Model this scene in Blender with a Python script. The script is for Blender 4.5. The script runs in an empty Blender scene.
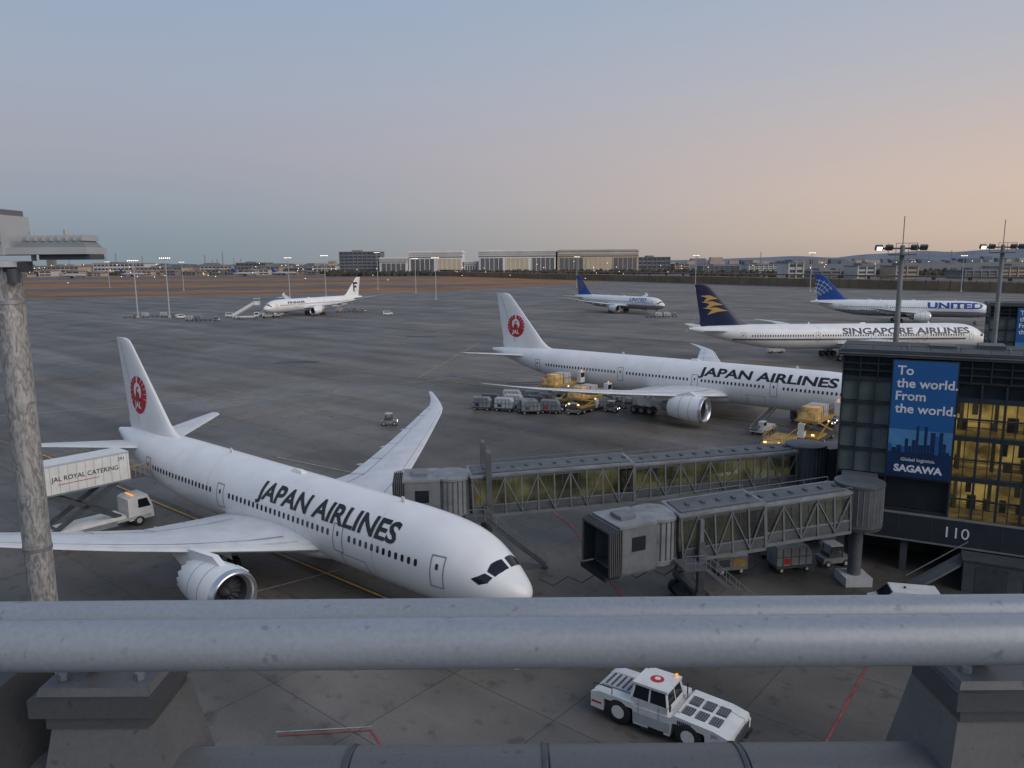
import bpy, bmesh, math, random
from mathutils import Matrix, Vector
random.seed(7)
S=bpy.context.scene
R_=math.radians
# ------------------------------------------------------------------ materials
def s2l(c):
    return tuple((x/12.92 if x<=.04045 else ((x+.055)/1.055)**2.4) for x in [v/255 for v in c])
def pmat(name,col,rough=.5,metal=0,var=.12,scale=1.,bump=0,emit=None,es=0,coat=0,stretch=(1,1,1),spec=.5,evar=None):
    m=bpy.data.materials.new(name); m.use_nodes=True; nt=m.node_tree; N=nt.nodes; Lk=nt.links
    b=N['Principled BSDF']; b.inputs['Roughness'].default_value=rough; b.inputs['Metallic'].default_value=metal
    b.inputs['Coat Weight'].default_value=coat; b.inputs['Specular IOR Level'].default_value=spec
    tc=N.new('ShaderNodeTexCoord'); mp=N.new('ShaderNodeMapping'); mp.inputs['Scale'].default_value=stretch
    Lk.new(tc.outputs['Object'],mp.inputs['Vector'])
    nz=N.new('ShaderNodeTexNoise'); nz.inputs['Scale'].default_value=scale; nz.inputs['Detail'].default_value=4; nz.inputs['Roughness'].default_value=.6
    Lk.new(mp.outputs[0],nz.inputs['Vector'])
    mr=N.new('ShaderNodeMapRange'); mr.inputs[1].default_value=.3; mr.inputs[2].default_value=.7
    mr.inputs[3].default_value=1-var; mr.inputs[4].default_value=1+var
    Lk.new(nz.outputs['Fac'],mr.inputs[0])
    mx=N.new('ShaderNodeVectorMath'); mx.operation='SCALE'; mx.inputs[0].default_value=col[:3]
    Lk.new(mr.outputs[0],mx.inputs['Scale']); Lk.new(mx.outputs[0],b.inputs['Base Color'])
    if bump:
        bp=N.new('ShaderNodeBump'); bp.inputs['Strength'].default_value=bump; bp.inputs['Distance'].default_value=.02
        Lk.new(nz.outputs['Fac'],bp.inputs['Height']); Lk.new(bp.outputs[0],b.inputs['Normal'])
    if emit:
        b.inputs['Emission Color'].default_value=(*emit,1); b.inputs['Emission Strength'].default_value=es
        if evar:
            n2=N.new('ShaderNodeTexNoise'); n2.inputs['Scale'].default_value=evar[0]; n2.inputs['Detail'].default_value=3
            q=N.new('ShaderNodeMapping'); q.inputs['Scale'].default_value=evar[1]; Lk.new(tc.outputs['Object'],q.inputs[0]); Lk.new(q.outputs[0],n2.inputs['Vector'])
            r2=N.new('ShaderNodeMapRange'); r2.inputs[1].default_value=.36; r2.inputs[2].default_value=.66; r2.inputs[3].default_value=es*.18; r2.inputs[4].default_value=es*1.7
            Lk.new(n2.outputs['Fac'],r2.inputs[0]); Lk.new(r2.outputs[0],b.inputs['Emission Strength'])
        if es<4.5: m.cycles.emission_sampling='NONE'
    return m
M={}
M['white']=pmat('aircraft_white_paint',(.79,.785,.78),.32,var=.06,scale=.35,coat=.15)
M['wing']=pmat('wing_grey_paint',(.60,.605,.62),.38,var=.10,scale=.6)
M['metal']=pmat('polished_lip',(.62,.62,.64),.28,metal=.85,var=.05)
M['dark']=pmat('dark_rubber',(.018,.018,.02),.6,var=.2,scale=3)
M['black']=pmat('black_trim',(.012,.012,.014),.35)
M['glass']=pmat('window_dark_glass',(.012,.015,.022),.08,var=.05)
M['textblk']=pmat('black_lettering',(.012,.012,.015),.4)
M['red']=pmat('red_paint',(.50,.012,.02),.4,var=.06)
M['grey']=pmat('equipment_grey',(.20,.21,.22),.5,var=.15,scale=2)
M['lgrey']=pmat('light_grey_paint',(.42,.43,.44),.5,var=.12,scale=2)
M['dgrey']=pmat('dark_grey_paint',(.06,.065,.075),.5,var=.2,scale=1.5)
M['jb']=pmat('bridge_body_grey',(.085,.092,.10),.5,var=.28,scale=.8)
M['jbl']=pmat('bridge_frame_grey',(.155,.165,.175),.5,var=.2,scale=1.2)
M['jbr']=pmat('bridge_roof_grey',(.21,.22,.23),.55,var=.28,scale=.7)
M['seam']=pmat('panel_seam',(.22,.23,.25),.5)
M['steel']=pmat('gear_steel',(.32,.33,.35),.4,metal=.5)
M['navy']=pmat('navy_paint',(.008,.014,.055),.35,var=.06)
M['ublue']=pmat('blue_livery',(.015,.075,.30),.35,var=.06)
M['gold']=pmat('gold_livery',(.50,.31,.09),.35,var=.05)
M['ugrey']=pmat('belly_grey',(.28,.29,.31),.4,var=.05)
M['vwhite']=pmat('vehicle_white_paint',(.68,.68,.66),.4,var=.10,scale=1.4,coat=.2)
M['yellow']=pmat('yellow_paint',(.40,.25,.06),.5,var=.25,scale=2)
M['orange']=pmat('orange_lens',(.7,.2,.02),.3,emit=(1,.35,.05),es=1.0)
M['amber']=pmat('amber_worklight',(.8,.5,.2),.4,emit=(1,.66,.30),es=1.8)
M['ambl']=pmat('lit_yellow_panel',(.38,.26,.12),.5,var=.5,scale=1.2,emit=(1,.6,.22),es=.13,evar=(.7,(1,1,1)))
M['lamp']=pmat('lamp_lit',(.9,.9,.8),.4,emit=(1,.93,.78),es=4)
M['warm']=pmat('warm_lit_wall',(.38,.30,.16),.7,var=.5,scale=.45,emit=(1,.66,.20),es=.30,evar=(.55,(1,1,1.2)))
M['warmf']=pmat('warm_lit_floor',(.22,.18,.11),.5,var=.5,scale=.6,emit=(1,.62,.20),es=.09,evar=(.8,(1,1,1)))
M['bridgein']=pmat('bridge_lit_interior',(.26,.25,.17),.7,var=.7,scale=.45,emit=(.80,.68,.30),es=.115,evar=(.5,(1,1,1)))
M['bridgedim']=pmat('bridge_dim_interior',(.16,.16,.14),.7,var=.6,scale=.6,emit=(.75,.64,.36),es=.035,evar=(.6,(1,1,1)))
# ------------------------------------------------------------------ mesh builder
class MB:
    def __init__(s,name): s.name=name; s.v=[]; s.f=[]; s.mi=[]; s.mats=[]; s.M=Matrix()
    def k(s,m):
        m=M[m] if isinstance(m,str) else m
        if m not in s.mats: s.mats.append(m)
        return s.mats.index(m)
    def add(s,vs,fs,m,loc=None):
        o=len(s.v); T=s.M@loc if loc else s.M
        s.v+= [tuple(T@Vector(p)) for p in vs]
        k=s.k(m)
        for f in fs: s.f.append([i+o for i in f]); s.mi.append(k)
    def box(s,c,d,m,rz=0,ry=0,rx=0,top=None):
        x,y,z=d[0]/2,d[1]/2,d[2]/2
        tx,ty=(x,y) if top is None else (x*top[0],y*top[1])
        vs=[(-x,-y,-z),(x,-y,-z),(x,y,-z),(-x,y,-z),(-tx,-ty,z),(tx,-ty,z),(tx,ty,z),(-tx,ty,z)]
        T=Matrix.Translation(c)@Matrix.Rotation(rz,4,'Z')@Matrix.Rotation(ry,4,'Y')@Matrix.Rotation(rx,4,'X')
        s.add(vs,[(0,3,2,1),(4,5,6,7),(0,1,5,4),(1,2,6,5),(2,3,7,6),(3,0,4,7)],m,T)
    def b2(s,a,b,m):
        s.box([(a[i]+b[i])/2 for i in range(3)],[abs(a[i]-b[i]) for i in range(3)],m)
    def beam(s,p,q,w,h,m):
        p=Vector(p);q=Vector(q);d=q-p;L=d.length
        if L<1e-6:return
        d.normalize(); up=Vector((0,0,1)) if abs(d.z)<.98 else Vector((0,1,0))
        y=up.cross(d).normalized(); z=d.cross(y)
        T=Matrix((( d.x,y.x,z.x,(p.x+q.x)/2),(d.y,y.y,z.y,(p.y+q.y)/2),(d.z,y.z,z.z,(p.z+q.z)/2),(0,0,0,1)))
        x,yy,zz=L/2,w/2,h/2
        vs=[(-x,-yy,-zz),(x,-yy,-zz),(x,yy,-zz),(-x,yy,-zz),(-x,-yy,zz),(x,-yy,zz),(x,yy,zz),(-x,yy,zz)]
        s.add(vs,[(0,3,2,1),(4,5,6,7),(0,1,5,4),(1,2,6,5),(2,3,7,6),(3,0,4,7)],m,T)
    def rev(s,p,q,prof,m,n=20,cap=True):
        p=Vector(p);q=Vector(q);d=(q-p).normalized(); up=Vector((0,0,1)) if abs(d.z)<.9 else Vector((1,0,0))
        a=up.cross(d).normalized(); b=d.cross(a)
        vs=[];fs=[]
        for t,r in prof:
            for i in range(n):
                th=2*math.pi*i/n; vs.append(p+d*t+a*(r*math.cos(th))+b*(r*math.sin(th)))
        for j in range(len(prof)-1):
            for i in range(n):
                i2=(i+1)%n; fs.append((j*n+i,j*n+i2,(j+1)*n+i2,(j+1)*n+i))
        if cap: fs.append(tuple(range(n))[::-1]); fs.append(tuple(range((len(prof)-1)*n,len(prof)*n)))
        s.add(vs,fs,m)
    def cyl(s,p,q,r,m,r2=None,n=14):
        L=(Vector(q)-Vector(p)).length; s.rev(p,q,[(0,r),(L,r if r2 is None else r2)],m,n)
    def prism(s,poly,y0,y1,m):
        n=len(poly); vs=[(x,y0,z) for x,z in poly]+[(x,y1,z) for x,z in poly]
        fs=[tuple(range(n)),tuple(range(n,2*n))[::-1]]+[(i,i+n,(i+1)%n+n,(i+1)%n) for i in range(n)]
        s.add(vs,fs,m)
    def loft(s,secs,m,caps=True):
        n=len(secs[0]); vs=[p for q in secs for p in q]; fs=[]
        for j in range(len(secs)-1):
            for i in range(n):
                i2=(i+1)%n; fs.append((j*n+i,j*n+i2,(j+1)*n+i2,(j+1)*n+i))
        if caps: fs.append(tuple(range(n))[::-1]); fs.append(tuple(range((len(secs)-1)*n,len(secs)*n)))
        s.add(vs,fs,m)
    def wheel(s,c,r,w,ax=(0,1,0),hub='lgrey'):
        c=Vector(c);ax=Vector(ax)
        s.rev(c-ax*w/2,c+ax*w/2,[(0,r*.8),(w*.12,r*.97),(w*.3,r),(w*.7,r),(w*.88,r*.97),(w,r*.8)],'dark',20)
        s.cyl(c-ax*(w/2+.015),c+ax*(w/2+.015),r*.5,hub,n=12)
    def text(s,txt,org,xd,ud,h,m,width=None,shear=0,bold=0,center=False):
        vs,fs=text2d(txt,shear,bold)
        w=max(v[0] for v in vs)-min(v[0] for v in vs); x0=min(v[0] for v in vs)
        k=h/.7; kx=k if width is None else width/w
        xd=Vector(xd);ud=Vector(ud);org=Vector(org)
        if center: org=org-xd*(w*kx/2)
        s.add([org+xd*((v[0]-x0)*kx)+ud*(v[1]*k) for v in vs],fs,m)
    def obj(s,parent=None,sharp=35,world=None):
        me=bpy.data.meshes.new(s.name); me.from_pydata(s.v,[],s.f)
        for m in s.mats: me.materials.append(m)
        me.polygons.foreach_set('material_index',s.mi)
        me.polygons.foreach_set('use_smooth',[True]*len(s.f))
        me.update(); me.set_sharp_from_angle(angle=R_(sharp))
        o=bpy.data.objects.new(s.name,me); S.collection.objects.link(o)
        if parent: o.parent=parent
        if world is not None: o.matrix_world=world
        return o
_tc={}
def text2d(txt,shear=0,bold=0):
    key=(txt,shear,bold)
    if key in _tc: return _tc[key]
    cu=bpy.data.curves.new('t','FONT'); cu.body=txt; cu.shear=shear; cu.offset=bold; cu.resolution_u=3
    ob=bpy.data.objects.new('t',cu); S.collection.objects.link(ob)
    dg=bpy.context.evaluated_depsgraph_get(); me=ob.evaluated_get(dg).to_mesh()
    vs=[(v.co.x,v.co.y) for v in me.vertices]; fs=[tuple(p.vertices) for p in me.polygons]
    bpy.data.objects.remove(ob); bpy.data.curves.remove(cu)
    _tc[key]=(vs,fs); return vs,fs
def empty(name,loc=(0,0,0),rz=0):
    e=bpy.data.objects.new(name,None); S.collection.objects.link(e); e.location=loc; e.rotation_euler=(0,0,rz); return e
def decal(mb,vs,fs,fn,m,sx,sy):
    bm=bmesh.new(); bv=[bm.verts.new((x,y,0)) for x,y in vs]
    for f in fs:
        try: bm.faces.new([bv[i] for i in f])
        except ValueError: pass
    xs=[v[0] for v in vs]; ys=[v[1] for v in vs]
    for a,lo,hi,st in ((0,min(xs),max(xs),sx),(1,min(ys),max(ys),sy)):
        c=lo+st
        while c<hi-1e-4:
            co=[0,0,0];no=[0,0,0];co[a]=c;no[a]=1
            bmesh.ops.bisect_plane(bm,geom=bm.verts[:]+bm.edges[:]+bm.faces[:],plane_co=co,plane_no=no,dist=1e-5); c+=st
    bm.verts.index_update()
    V=[fn(v.co.x,v.co.y) for v in bm.verts]; F=[[v.index for v in f.verts] for f in bm.faces]
    mb.add(V,F,m); bm.free()
def rect(x0,y0,x1,y1): return [(x0,y0),(x1,y0),(x1,y1),(x0,y1)],[(0,1,2,3)]
def disc(cx,cy,r,n=36,a0=0,a1=360,r0=0,ry=None):
    ry=ry or r
    if r0==0 and a1-a0>=360: return [(cx+r*math.cos(R_(360*i/n)),cy+ry*math.sin(R_(360*i/n))) for i in range(n)],[tuple(range(n))]
    vs=[];fs=[]
    for i in range(n+1):
        a=R_(a0+(a1-a0)*i/n); vs+= [(cx+r0*math.cos(a),cy+r0*math.sin(a)),(cx+r*math.cos(a),cy+r*math.sin(a))]
        if i: k=2*i; fs.append((k-2,k-1,k+1,k))
    return vs,fs
def hermite(tab,s):
    n=len(tab)
    if s<=tab[0][0]: return tab[0][1:]
    for i in range(n-1):
        if s<=tab[i+1][0]:
            a,b=tab[i],tab[i+1]; h=b[0]-a[0]; t=(s-a[0])/h; out=[]
            for j in range(1,len(a)):
                def sl(k):
                    if k==0: return (tab[1][j]-tab[0][j])/(tab[1][0]-tab[0][0])
                    if k==n-1: return (tab[n-1][j]-tab[n-2][j])/(tab[n-1][0]-tab[n-2][0])
                    d0=(tab[k][j]-tab[k-1][j])/(tab[k][0]-tab[k-1][0]); d1=(tab[k+1][j]-tab[k][j])/(tab[k+1][0]-tab[k][0])
                    return 0 if d0*d1<=0 else 2*d0*d1/(d0+d1)
                m0,m1=sl(i)*h,sl(i+1)*h
                out.append((2*t**3-3*t*t+1)*a[j]+(t**3-2*t*t+t)*m0+(-2*t**3+3*t*t)*b[j]+(t**3-t*t)*m1)
            return tuple(out)
    return tab[-1][1:]
def naca(x,t): return t*5*(.2969*math.sqrt(max(x,0))-.126*x-.3516*x*x+.2843*x**3-.1015*x**4)
XC=[1,.8,.6,.4,.25,.12,.05,.015,0]
def foil(le,ch,t,camber=.015):
    up=[(le+x*ch, naca(x,t)*ch+camber*ch*4*x*(1-x)) for x in XC]
    lo=[(le+x*ch,-naca(x,t)*ch*.75+camber*ch*4*x*(1-x)) for x in XC[::-1][1:]]
    return up+lo[:-1]
# ------------------------------------------------------------------ airliner
def airliner(name,x,y,a,L,R,zc,finz,span,sroot,tips,tipz,es,er,ez,elen,livery,txt=None,txt_s=None,txt_z=None,txt_h=1.5,txtm='textblk',doors=(),
             bogie=2,gear_s=27,finmat='white',engmat='white',belly=None,shear=.05,txtbold=.03,text_port=False,chev=False):
    E=empty(name,(x,y,0),a); k=R/2.9
    T=[(0,.02,-.80,-.84),(.03,.22,-.62,-1.0),(.12,.44,-.45,-1.2),(.35,.76,-.2,-1.45),(.8,1.14,.14,-1.76),(1.4,1.50,.56,-2.05),(2.2,1.88,1.14,-2.31),(3.1,2.21,1.72,-2.53),(4.3,2.52,2.27,-2.73),(6,2.76,2.65,-2.86),(8,2.87,2.82,-2.90),(10,2.9,2.9,-2.92)]
    T=[(s*k,h*k,zc+t*k,zc+b*k) for s,h,t,b in T]
    q=lambda d,h,t,b:(L-d,h*k,zc+t*k,zc+b*k)
    T+=[q(L*.36,2.9,2.9,-2.92),q(L*.27,2.82,2.9,-2.65),q(L*.2,2.5,2.87,-1.9),q(L*.13,1.95,2.78,-.9),q(L*.07,1.25,2.6,.25),q(L*.025,.68,2.35,1.1),q(0,.25,2.15,1.62)]
    def sec(s): return hermite(T,s)
    def surf(s,ang,side,e=0):
        h,zt,zb=sec(s); c=(zt+zb)/2; v=(zt-zb)/2
        return (-s,-side*((h+e)*math.sin(ang)),c+(v+e)*math.cos(ang))
    def side(sd,e):
        def f(s,z):
            h,zt,zb=sec(s); c=(zt+zb)/2; v=(zt-zb)/2; q=max(-.999,min(.999,(z-c)/v)); return surf(s,math.acos(q),sd,e)
        return f
    B=MB('fuselage'); n=48
    ss=[0,.015,.04,.08,.15,.25,.4,.6,.85,1.1,1.4,1.8,2.2,2.7,3.2,3.8,4.5,5.3,6.2,7.2,8.5,10]; ss=[v*k for v in ss]
    c=ss[-1]
    while c<L-1.6: c+=1.5; ss.append(min(c,L))
    if L-ss[-1]>.01: ss.append(L)
    rings=[[surf(s,2*math.pi*i/n,1) for i in range(n)] for s in ss]
    if belly is None: B.loft(rings,'white')
    else:
        vs=[p for r in rings for p in r]
        fa=[];fb=[]
        for j in range(len(rings)-1):
            for i in range(n):
                i2=(i+1)%n; f=(j*n+i,j*n+i2,(j+1)*n+i2,(j+1)*n+i); zz=sum(vs[t][2] for t in f)/4
                (fb if zz<belly[1] else fa).append(f)
        B.add(vs,fa,'white'); B.add(vs,fb,belly[0])
    fs0,fs1=sroot-3,sroot+15*k; rr=[]
    for j in range(13):
        t=j/12; w=math.sin(math.pi*t)**.45 if 0<t<1 else .02
        rr.append([(-(fs0+(fs1-fs0)*t),3.15*k*w*math.sin(2*math.pi*i/24),zc-1.75*k+1.55*k*w*math.cos(2*math.pi*i/24)) for i in range(24)])
    B.loft(rr,belly[0] if belly else 'white')
    B.cyl((-L+.3,0,zc+1.89*k),(-L-.12,0,zc+1.89*k),.2,'dgrey')
    B.obj(E,50)
    half=span/2; rz=zc-1.45*k
    def le(lat): 
        if lat<half*.85: return sroot+(lat-R)*.66
        b=sroot+(half*.85-R)*.66; u=(lat-half*.85)/(half*.15); return b+(tips-b)*(u**1.35)
    def ch(lat):
        kx=half*.33
        if lat<kx: return 12.8*k+(7.2*k-12.8*k)*(lat-R)/(kx-R)
        if lat<half*.85: return 7.2*k+(2.9*k-7.2*k)*(lat-kx)/(half*.85-kx)
        return 2.9*k+(.6-2.9*k)*((lat-half*.85)/(half*.15))**.9
    def wz(lat): u=(lat-R)/(half-R); return rz+(tipz-rz)*(.50*u+.50*u*u*(1 if u>0 else -1))
    W=MB('wings')
    for sd in (1,-1):
        secs=[]
        for lat in [R*.5,R,R+2,half*.33,half*.45,half*.6,half*.74,half*.85,half*.89,half*.93,half*.965,half*.99,half]:
            c_=ch(max(lat,R*.5)); l_=le(lat); t=.135 if lat<R+2 else .105
            secs.append([(-p,-sd*lat,wz(max(lat,R*.5))+q_) for p,q_ in foil(l_,c_,t)])
        W.loft(secs,'wing')
        def wtop(lat,xc,e):
            c_=ch(lat);t=.135 if lat<R+2 else .105
            return (-(le(lat)+xc*c_),-sd*lat,wz(lat)+naca(xc,t)*c_+.015*c_*4*xc*(1-xc)+e)
        def strip(l0,l1,x0,x1,m,e=.02):
            vs=[];nn=10
            for i in range(nn+1):
                lat=l0+(l1-l0)*i/nn
                vs+=[wtop(lat,x0,e),wtop(lat,x1,e)]
            W.add(vs,[(2*i,2*i+1,2*i+3,2*i+2) for i in range(nn)],m)
        strip(R+1,half*.86,.7,.712,'seam'); strip(R+1,half*.86,.115,.125,'seam')
        strip(R+.5,half*.93,.0,.055,'lgrey',.015)
        for f in (.22,.33,.45,.57,.69,.80,.86):
            strip(half*f,half*f+.09,.7,.99,'seam',.025)
        for f in (.3,.5,.72): strip(half*f,half*f+.05,.12,.7,'seam',.022)
        for f in (.27,.42,.56,.70):
            lat=half*f; p=wtop(lat,.5,0); c_=ch(lat)
            W.rev((p[0],p[1],p[2]-.10*c_),(p[0]-c_*.72,p[1],p[2]-.09*c_-.25),[(0,.03),(c_*.12,.24*k),(c_*.4,.3*k),(c_*.62,.16*k),(c_*.72,.02)],'wing',10)
        secs=[]
        for lat,l_,c_,z_ in ((.3,L-9.6*k,6.2*k,zc+1.3*k),(1.2*k,L-8.9*k,5.7*k,zc+1.4*k),(9.9*k,L-2.9*k,1.9*k,zc+2.3*k),(10.15*k,L-2.3*k,1.2*k,zc+2.33*k)):
            secs.append([(-p,-sd*lat,z_+q_) for p,q_ in foil(l_,c_,.09,0)])
        W.loft(secs,'wing')
    W.obj(E,30)
    F=MB('tail_fin'); zb=zc+2.2*k; zt=finz
    tab=[(0,L-15.2*k,12.3*k),(.10,L-12.6*k,10.2*k),(.18,L-11.5*k,9.0*k),(.92,L-4.75*k,3.55*k),(.98,L-4.1*k,3.05*k),(1,L-3.3*k,2.3*k)]
    def fin(f): return next(((a_[1]+(b_[1]-a_[1])*(f-a_[0])/(b_[0]-a_[0]),a_[2]+(b_[2]-a_[2])*(f-a_[0])/(b_[0]-a_[0])) for a_,b_ in zip(tab,tab[1:]) if f<=b_[0]),tab[-1][1:])
    secs=[]
    for f in (0,.1,.18,.35,.55,.75,.92,.98,1):
        l_,c_=fin(f); secs.append([(-p,q_,zb+f*(zt-zb)) for p,q_ in [(l_+x*c_,naca(x,.10)*c_) for x in XC]+[(l_+x*c_,-naca(x,.10)*c_) for x in XC[::-1][1:-1]]])
    F.loft(secs,finmat)
    def finmap(sd,e):
        def g(s,z):
            f=(z-zb)/(zt-zb); l_,c_=fin(max(0,min(1,f))); xc=max(0,min(1,(s-l_)/c_)); return (-s,-sd*(naca(xc,.10)*c_+e),z)
        return g
    D=MB('markings')
    for sd in (1,-1):
        g=finmap(sd,.03); g2=finmap(sd,.05); g3=finmap(sd,.07)
        fz=zb+.42*(zt-zb); l_,c_=fin(.42); cx=l_+c_*.5
        pts=[(fin(f)[0]+fin(f)[1]*.68,zb+f*(zt-zb)) for f in (.12,.3,.5,.7,.95)]
        vs=[];
        for p in pts: vs+=[(p[0],p[1]),(p[0]+.06,p[1])]
        decal(F,vs,[(2*i,2*i+1,2*i+3,2*i+2) for i in range(len(pts)-1)],g,'seam' if finmat=='white' else 'dgrey',2,2)
        if livery=='crane':
            r=1.95*k
            def tr(sh): return [(cx+v[0]*r,fz+v[1]*r) for v in sh[0]],sh[1]
            decal(F,*tr(disc(0,0,1,48)),g,'red',.4,.4)
            decal(F,*tr(disc(0,.2,.46,28)),g2,'white',.4,.4)
            decal(F,*tr(([(-.08,.98),(.08,.98),(.05,.55),(-.05,.55)],[(0,1,2,3)])),g2,'white',.4,.4)
            for an in range(-25,206,18):
                if 78<an<102: continue
                aa=R_(an); p0=(math.cos(aa)*.72,math.sin(aa)*.72+.03);p1=(math.cos(aa)*1.01,math.sin(aa)*1.01); nx,ny=-math.sin(aa)*.022,math.cos(aa)*.022
                decal(F,*tr(([(p0[0]-nx*.4,p0[1]-ny*.4),(p1[0]-nx,p1[1]-ny),(p1[0]+nx,p1[1]+ny),(p0[0]+nx*.4,p0[1]+ny*.4)],[(0,1,2,3)])),g2,'white',.4,.4)
            decal(F,*tr(disc(0,-.1,.26,20,ry=.3)),g3,'red',.4,.4)
            decal(F,*tr(([(-.12,.0),(.1,.0),(.16,.25),(.06,.42),(-.16,.46),(-.2,.38),(0,.33),(.03,.22)],[(0,1,2,7),(7,2,3,6),(6,3,4,5)])),g3,'red',.4,.4)
            vs,fs=text2d('JAL',.1,.03); w=max(v[0] for v in vs)
            decal(F,[(cx+(-(v[0]/w-.5) if sd==1 else (v[0]/w-.5))*r*.8,fz+(-.68+v[1]*.5)*r) for v in vs],fs,g3,'white',.5,.5)
        elif livery=='bird':
            for i,zz in enumerate((.66,.52,.38)):
                zc_=zb+zz*(zt-zb); l_,c_=fin(zz)
                decal(F,[(l_+c_*.12,zc_+.1),(l_+c_*.5,zc_+.95),(l_+c_*.9,zc_+.8),(l_+c_*.6,zc_+.35),(l_+c_*.75,zc_-.9),(l_+c_*.42,zc_-.1)],[(0,1,3,5),(1,2,3),(3,4,5)],g2,'gold',.5,.5)
        elif livery in('globe','globegold'):
            mt='white' if livery=='globe' else 'gold'
            cx2=L-1.0*k; cz2=zb+.05*(zt-zb)
            for rr_ in (3.2,4.6,6.0,7.4):
                vs,fs=disc(cx2,cz2,rr_*k,24,95,150,rr_*k-.16)
                decal(F,vs,fs,g2,mt,.8,.8)
            for an in (105,118,131,144):
                aa=R_(an);vs=[(cx2+math.cos(aa)*t,cz2+math.sin(aa)*t) for t in (2.5*k,8*k)]
                decal(F,[vs[0],(vs[0][0]+.14,vs[0][1]),(vs[1][0]+.14,vs[1][1]),vs[1]],[(0,1,2,3)],g2,mt,.8,.8)
        elif livery=='letter':
            l_,c_=fin(.5); z_=zb+.5*(zt-zb)
            sg=1 if sd==-1 else -1
            def fr(x0,z0,x1,z1): 
                m_=l_+c_*.5; a_,b_=m_+sg*x0,m_+sg*x1
                return rect(min(a_,b_),z0,max(a_,b_),z1)
            decal(F,*fr(-1.5,z_-2.4,-.5,z_+2.4),g2,'navy',.6,.6)
            decal(F,*fr(-.5,z_+1.4,1.7,z_+2.4),g2,'navy',.6,.6); decal(F,*fr(-.5,z_-.4,1.1,z_+.5),g2,'navy',.6,.6)
    F.obj(E,30)
    wz0=zc+.42*k
    for sd in (1,-1):
        f=side(sd,.015); f2=side(sd,.03)
        dr=sorted(doors)
        s=5.6*k+1.6
        while s<L*.80:
            if all(abs(s-d)>1.0 for d in dr) :
                w_,h_=.14,.23
                vs=[(s-w_,wz0-h_*.55),(s-w_*.6,wz0-h_),(s+w_*.6,wz0-h_),(s+w_,wz0-h_*.55),(s+w_,wz0+h_*.55),(s+w_*.6,wz0+h_),(s-w_*.6,wz0+h_),(s-w_,wz0+h_*.55)]
                D.add([f(*v) for v in vs],[tuple(range(8))],'glass')
            s+=.61
        for d in dr:
            z0,z1=zc-.85*k,zc+1.2*k; w=.55;t=.08
            for rc in ((d-w,z0,d-w+t,z1),(d+w-t,z0,d+w,z1),(d-w+t,z0,d+w-t,z0+t),(d-w+t,z1-t,d+w-t,z1)):
                decal(D,*rect(*rc),f,'seam',1,.3)
            decal(D,*rect(d-.11,zc+.35*k,d+.11,zc+.7*k),f2,'glass',1,.3)
        cs=sroot-6
        for rc in ((cs,zc-2.2*k,cs+.06,zc-.9*k),(cs+2.7,zc-2.2*k,cs+2.76,zc-.9*k),(cs,zc-.95*k,cs+2.7,zc-.9*k)):
            decal(D,*rect(*rc),f,'seam',1,.3)
        for rs in (11.5,20.5,33.5,40):
            if rs<L*.8: decal(D,*rect(rs*k,zc-1.9*k,rs*k+.025,zc+2.6*k),f,'lgrey',1,.3)
        for pl in ([(1.55,4),(2.18,4),(2.36,30),(2.30,46),(1.78,45),(1.62,25)],[(1.87,50),(2.36,51),(2.66,62),(3.05,72),(2.5,76),(2.04,66)]):
            decal(D,pl,[tuple(range(len(pl)))],lambda s_,a_:surf(s_*k*.98,R_(a_),sd,.02),'glass',.25,6)
        if txt and (sd==1 or text_port):
            vs,fs=text2d(txt,shear,txtbold); x0=min(v[0] for v in vs); w=max(v[0] for v in vs)-x0
            s_a,s_b=txt_s
            if sd==1: vv=[(s_b-(v[0]-x0)/w*(s_b-s_a),txt_z+v[1]/.7*txt_h) for v in vs]
            else: vv=[(s_a+(v[0]-x0)/w*(s_b-s_a),txt_z+v[1]/.7*txt_h) for v in vs]
            decal(D,vv,fs,f2,txtm,3,.22)
        if livery=='bird':
            decal(D,*rect(7,zc-.55,L*.86,zc-.3),f2,'navy',1.5,.3); decal(D,*rect(7,zc-.75,L*.86,zc-.63),f2,'gold',1.5,.3)
        if livery in('globe','globegold'):
            decal(D,*rect(5,zc-1.0,L*.9,zc-.85),f2,'ublue' if livery=='globe' else 'gold',1.5,.3)
    D.box((-L*.2,0,zc+2.9*k+.2),(.5,.05,.45),'white',top=(.5,1)); D.box((-L*.42,0,zc+2.9*k+.12),(1.6,.5,.25),'white',top=(.6,.6)); D.box((-L*.6,0,zc+2.9*k+.2),(.5,.05,.45),'white',top=(.5,1))
    D.obj(E,50)
    G=MB('engines')
    for sd in (1,-1):
        Y=-sd*9.7; X0=-es
        G.rev((X0,Y,ez),(X0-1,Y,ez),[(.75,er*.72),(.3,er*.76),(.06,er*.84),(0,er*.885),(.05,er*.93)],'metal',36,False)
        G.rev((X0,Y,ez),(X0-1,Y,ez),[(.05,er*.93),(.3,er*.98),(.45,er)],'metal',36,False)
        G.rev((X0,Y,ez),(X0-1,Y,ez),[(.45,er),(elen*.3,er*1.03),(elen*.6,er*.97),(elen*.85,er*.85),(elen,er*.76),(elen,er*.72),(elen*.7,er*.72)],engmat,36,False)
        if chev:
            for i in range(18):
                t0,t1,tm=[2*math.pi*(i+o)/18 for o in (0,1,.5)]
                c3=lambda th,r,x_:(X0-x_,Y+r*math.cos(th),ez+r*math.sin(th))
                G.add([c3(t0,er*.765,elen-.02),c3(tm,er*.765,elen-.02),c3(t1,er*.765,elen-.02),c3(tm,er*.72,elen+.42)],[(0,1,3),(1,2,3)],engmat)
        G.rev((X0,Y,ez),(X0-1,Y,ez),[(.75,er*.72),(1.6,er*.70),(1.62,.05)],'dgrey',36,False)
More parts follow.
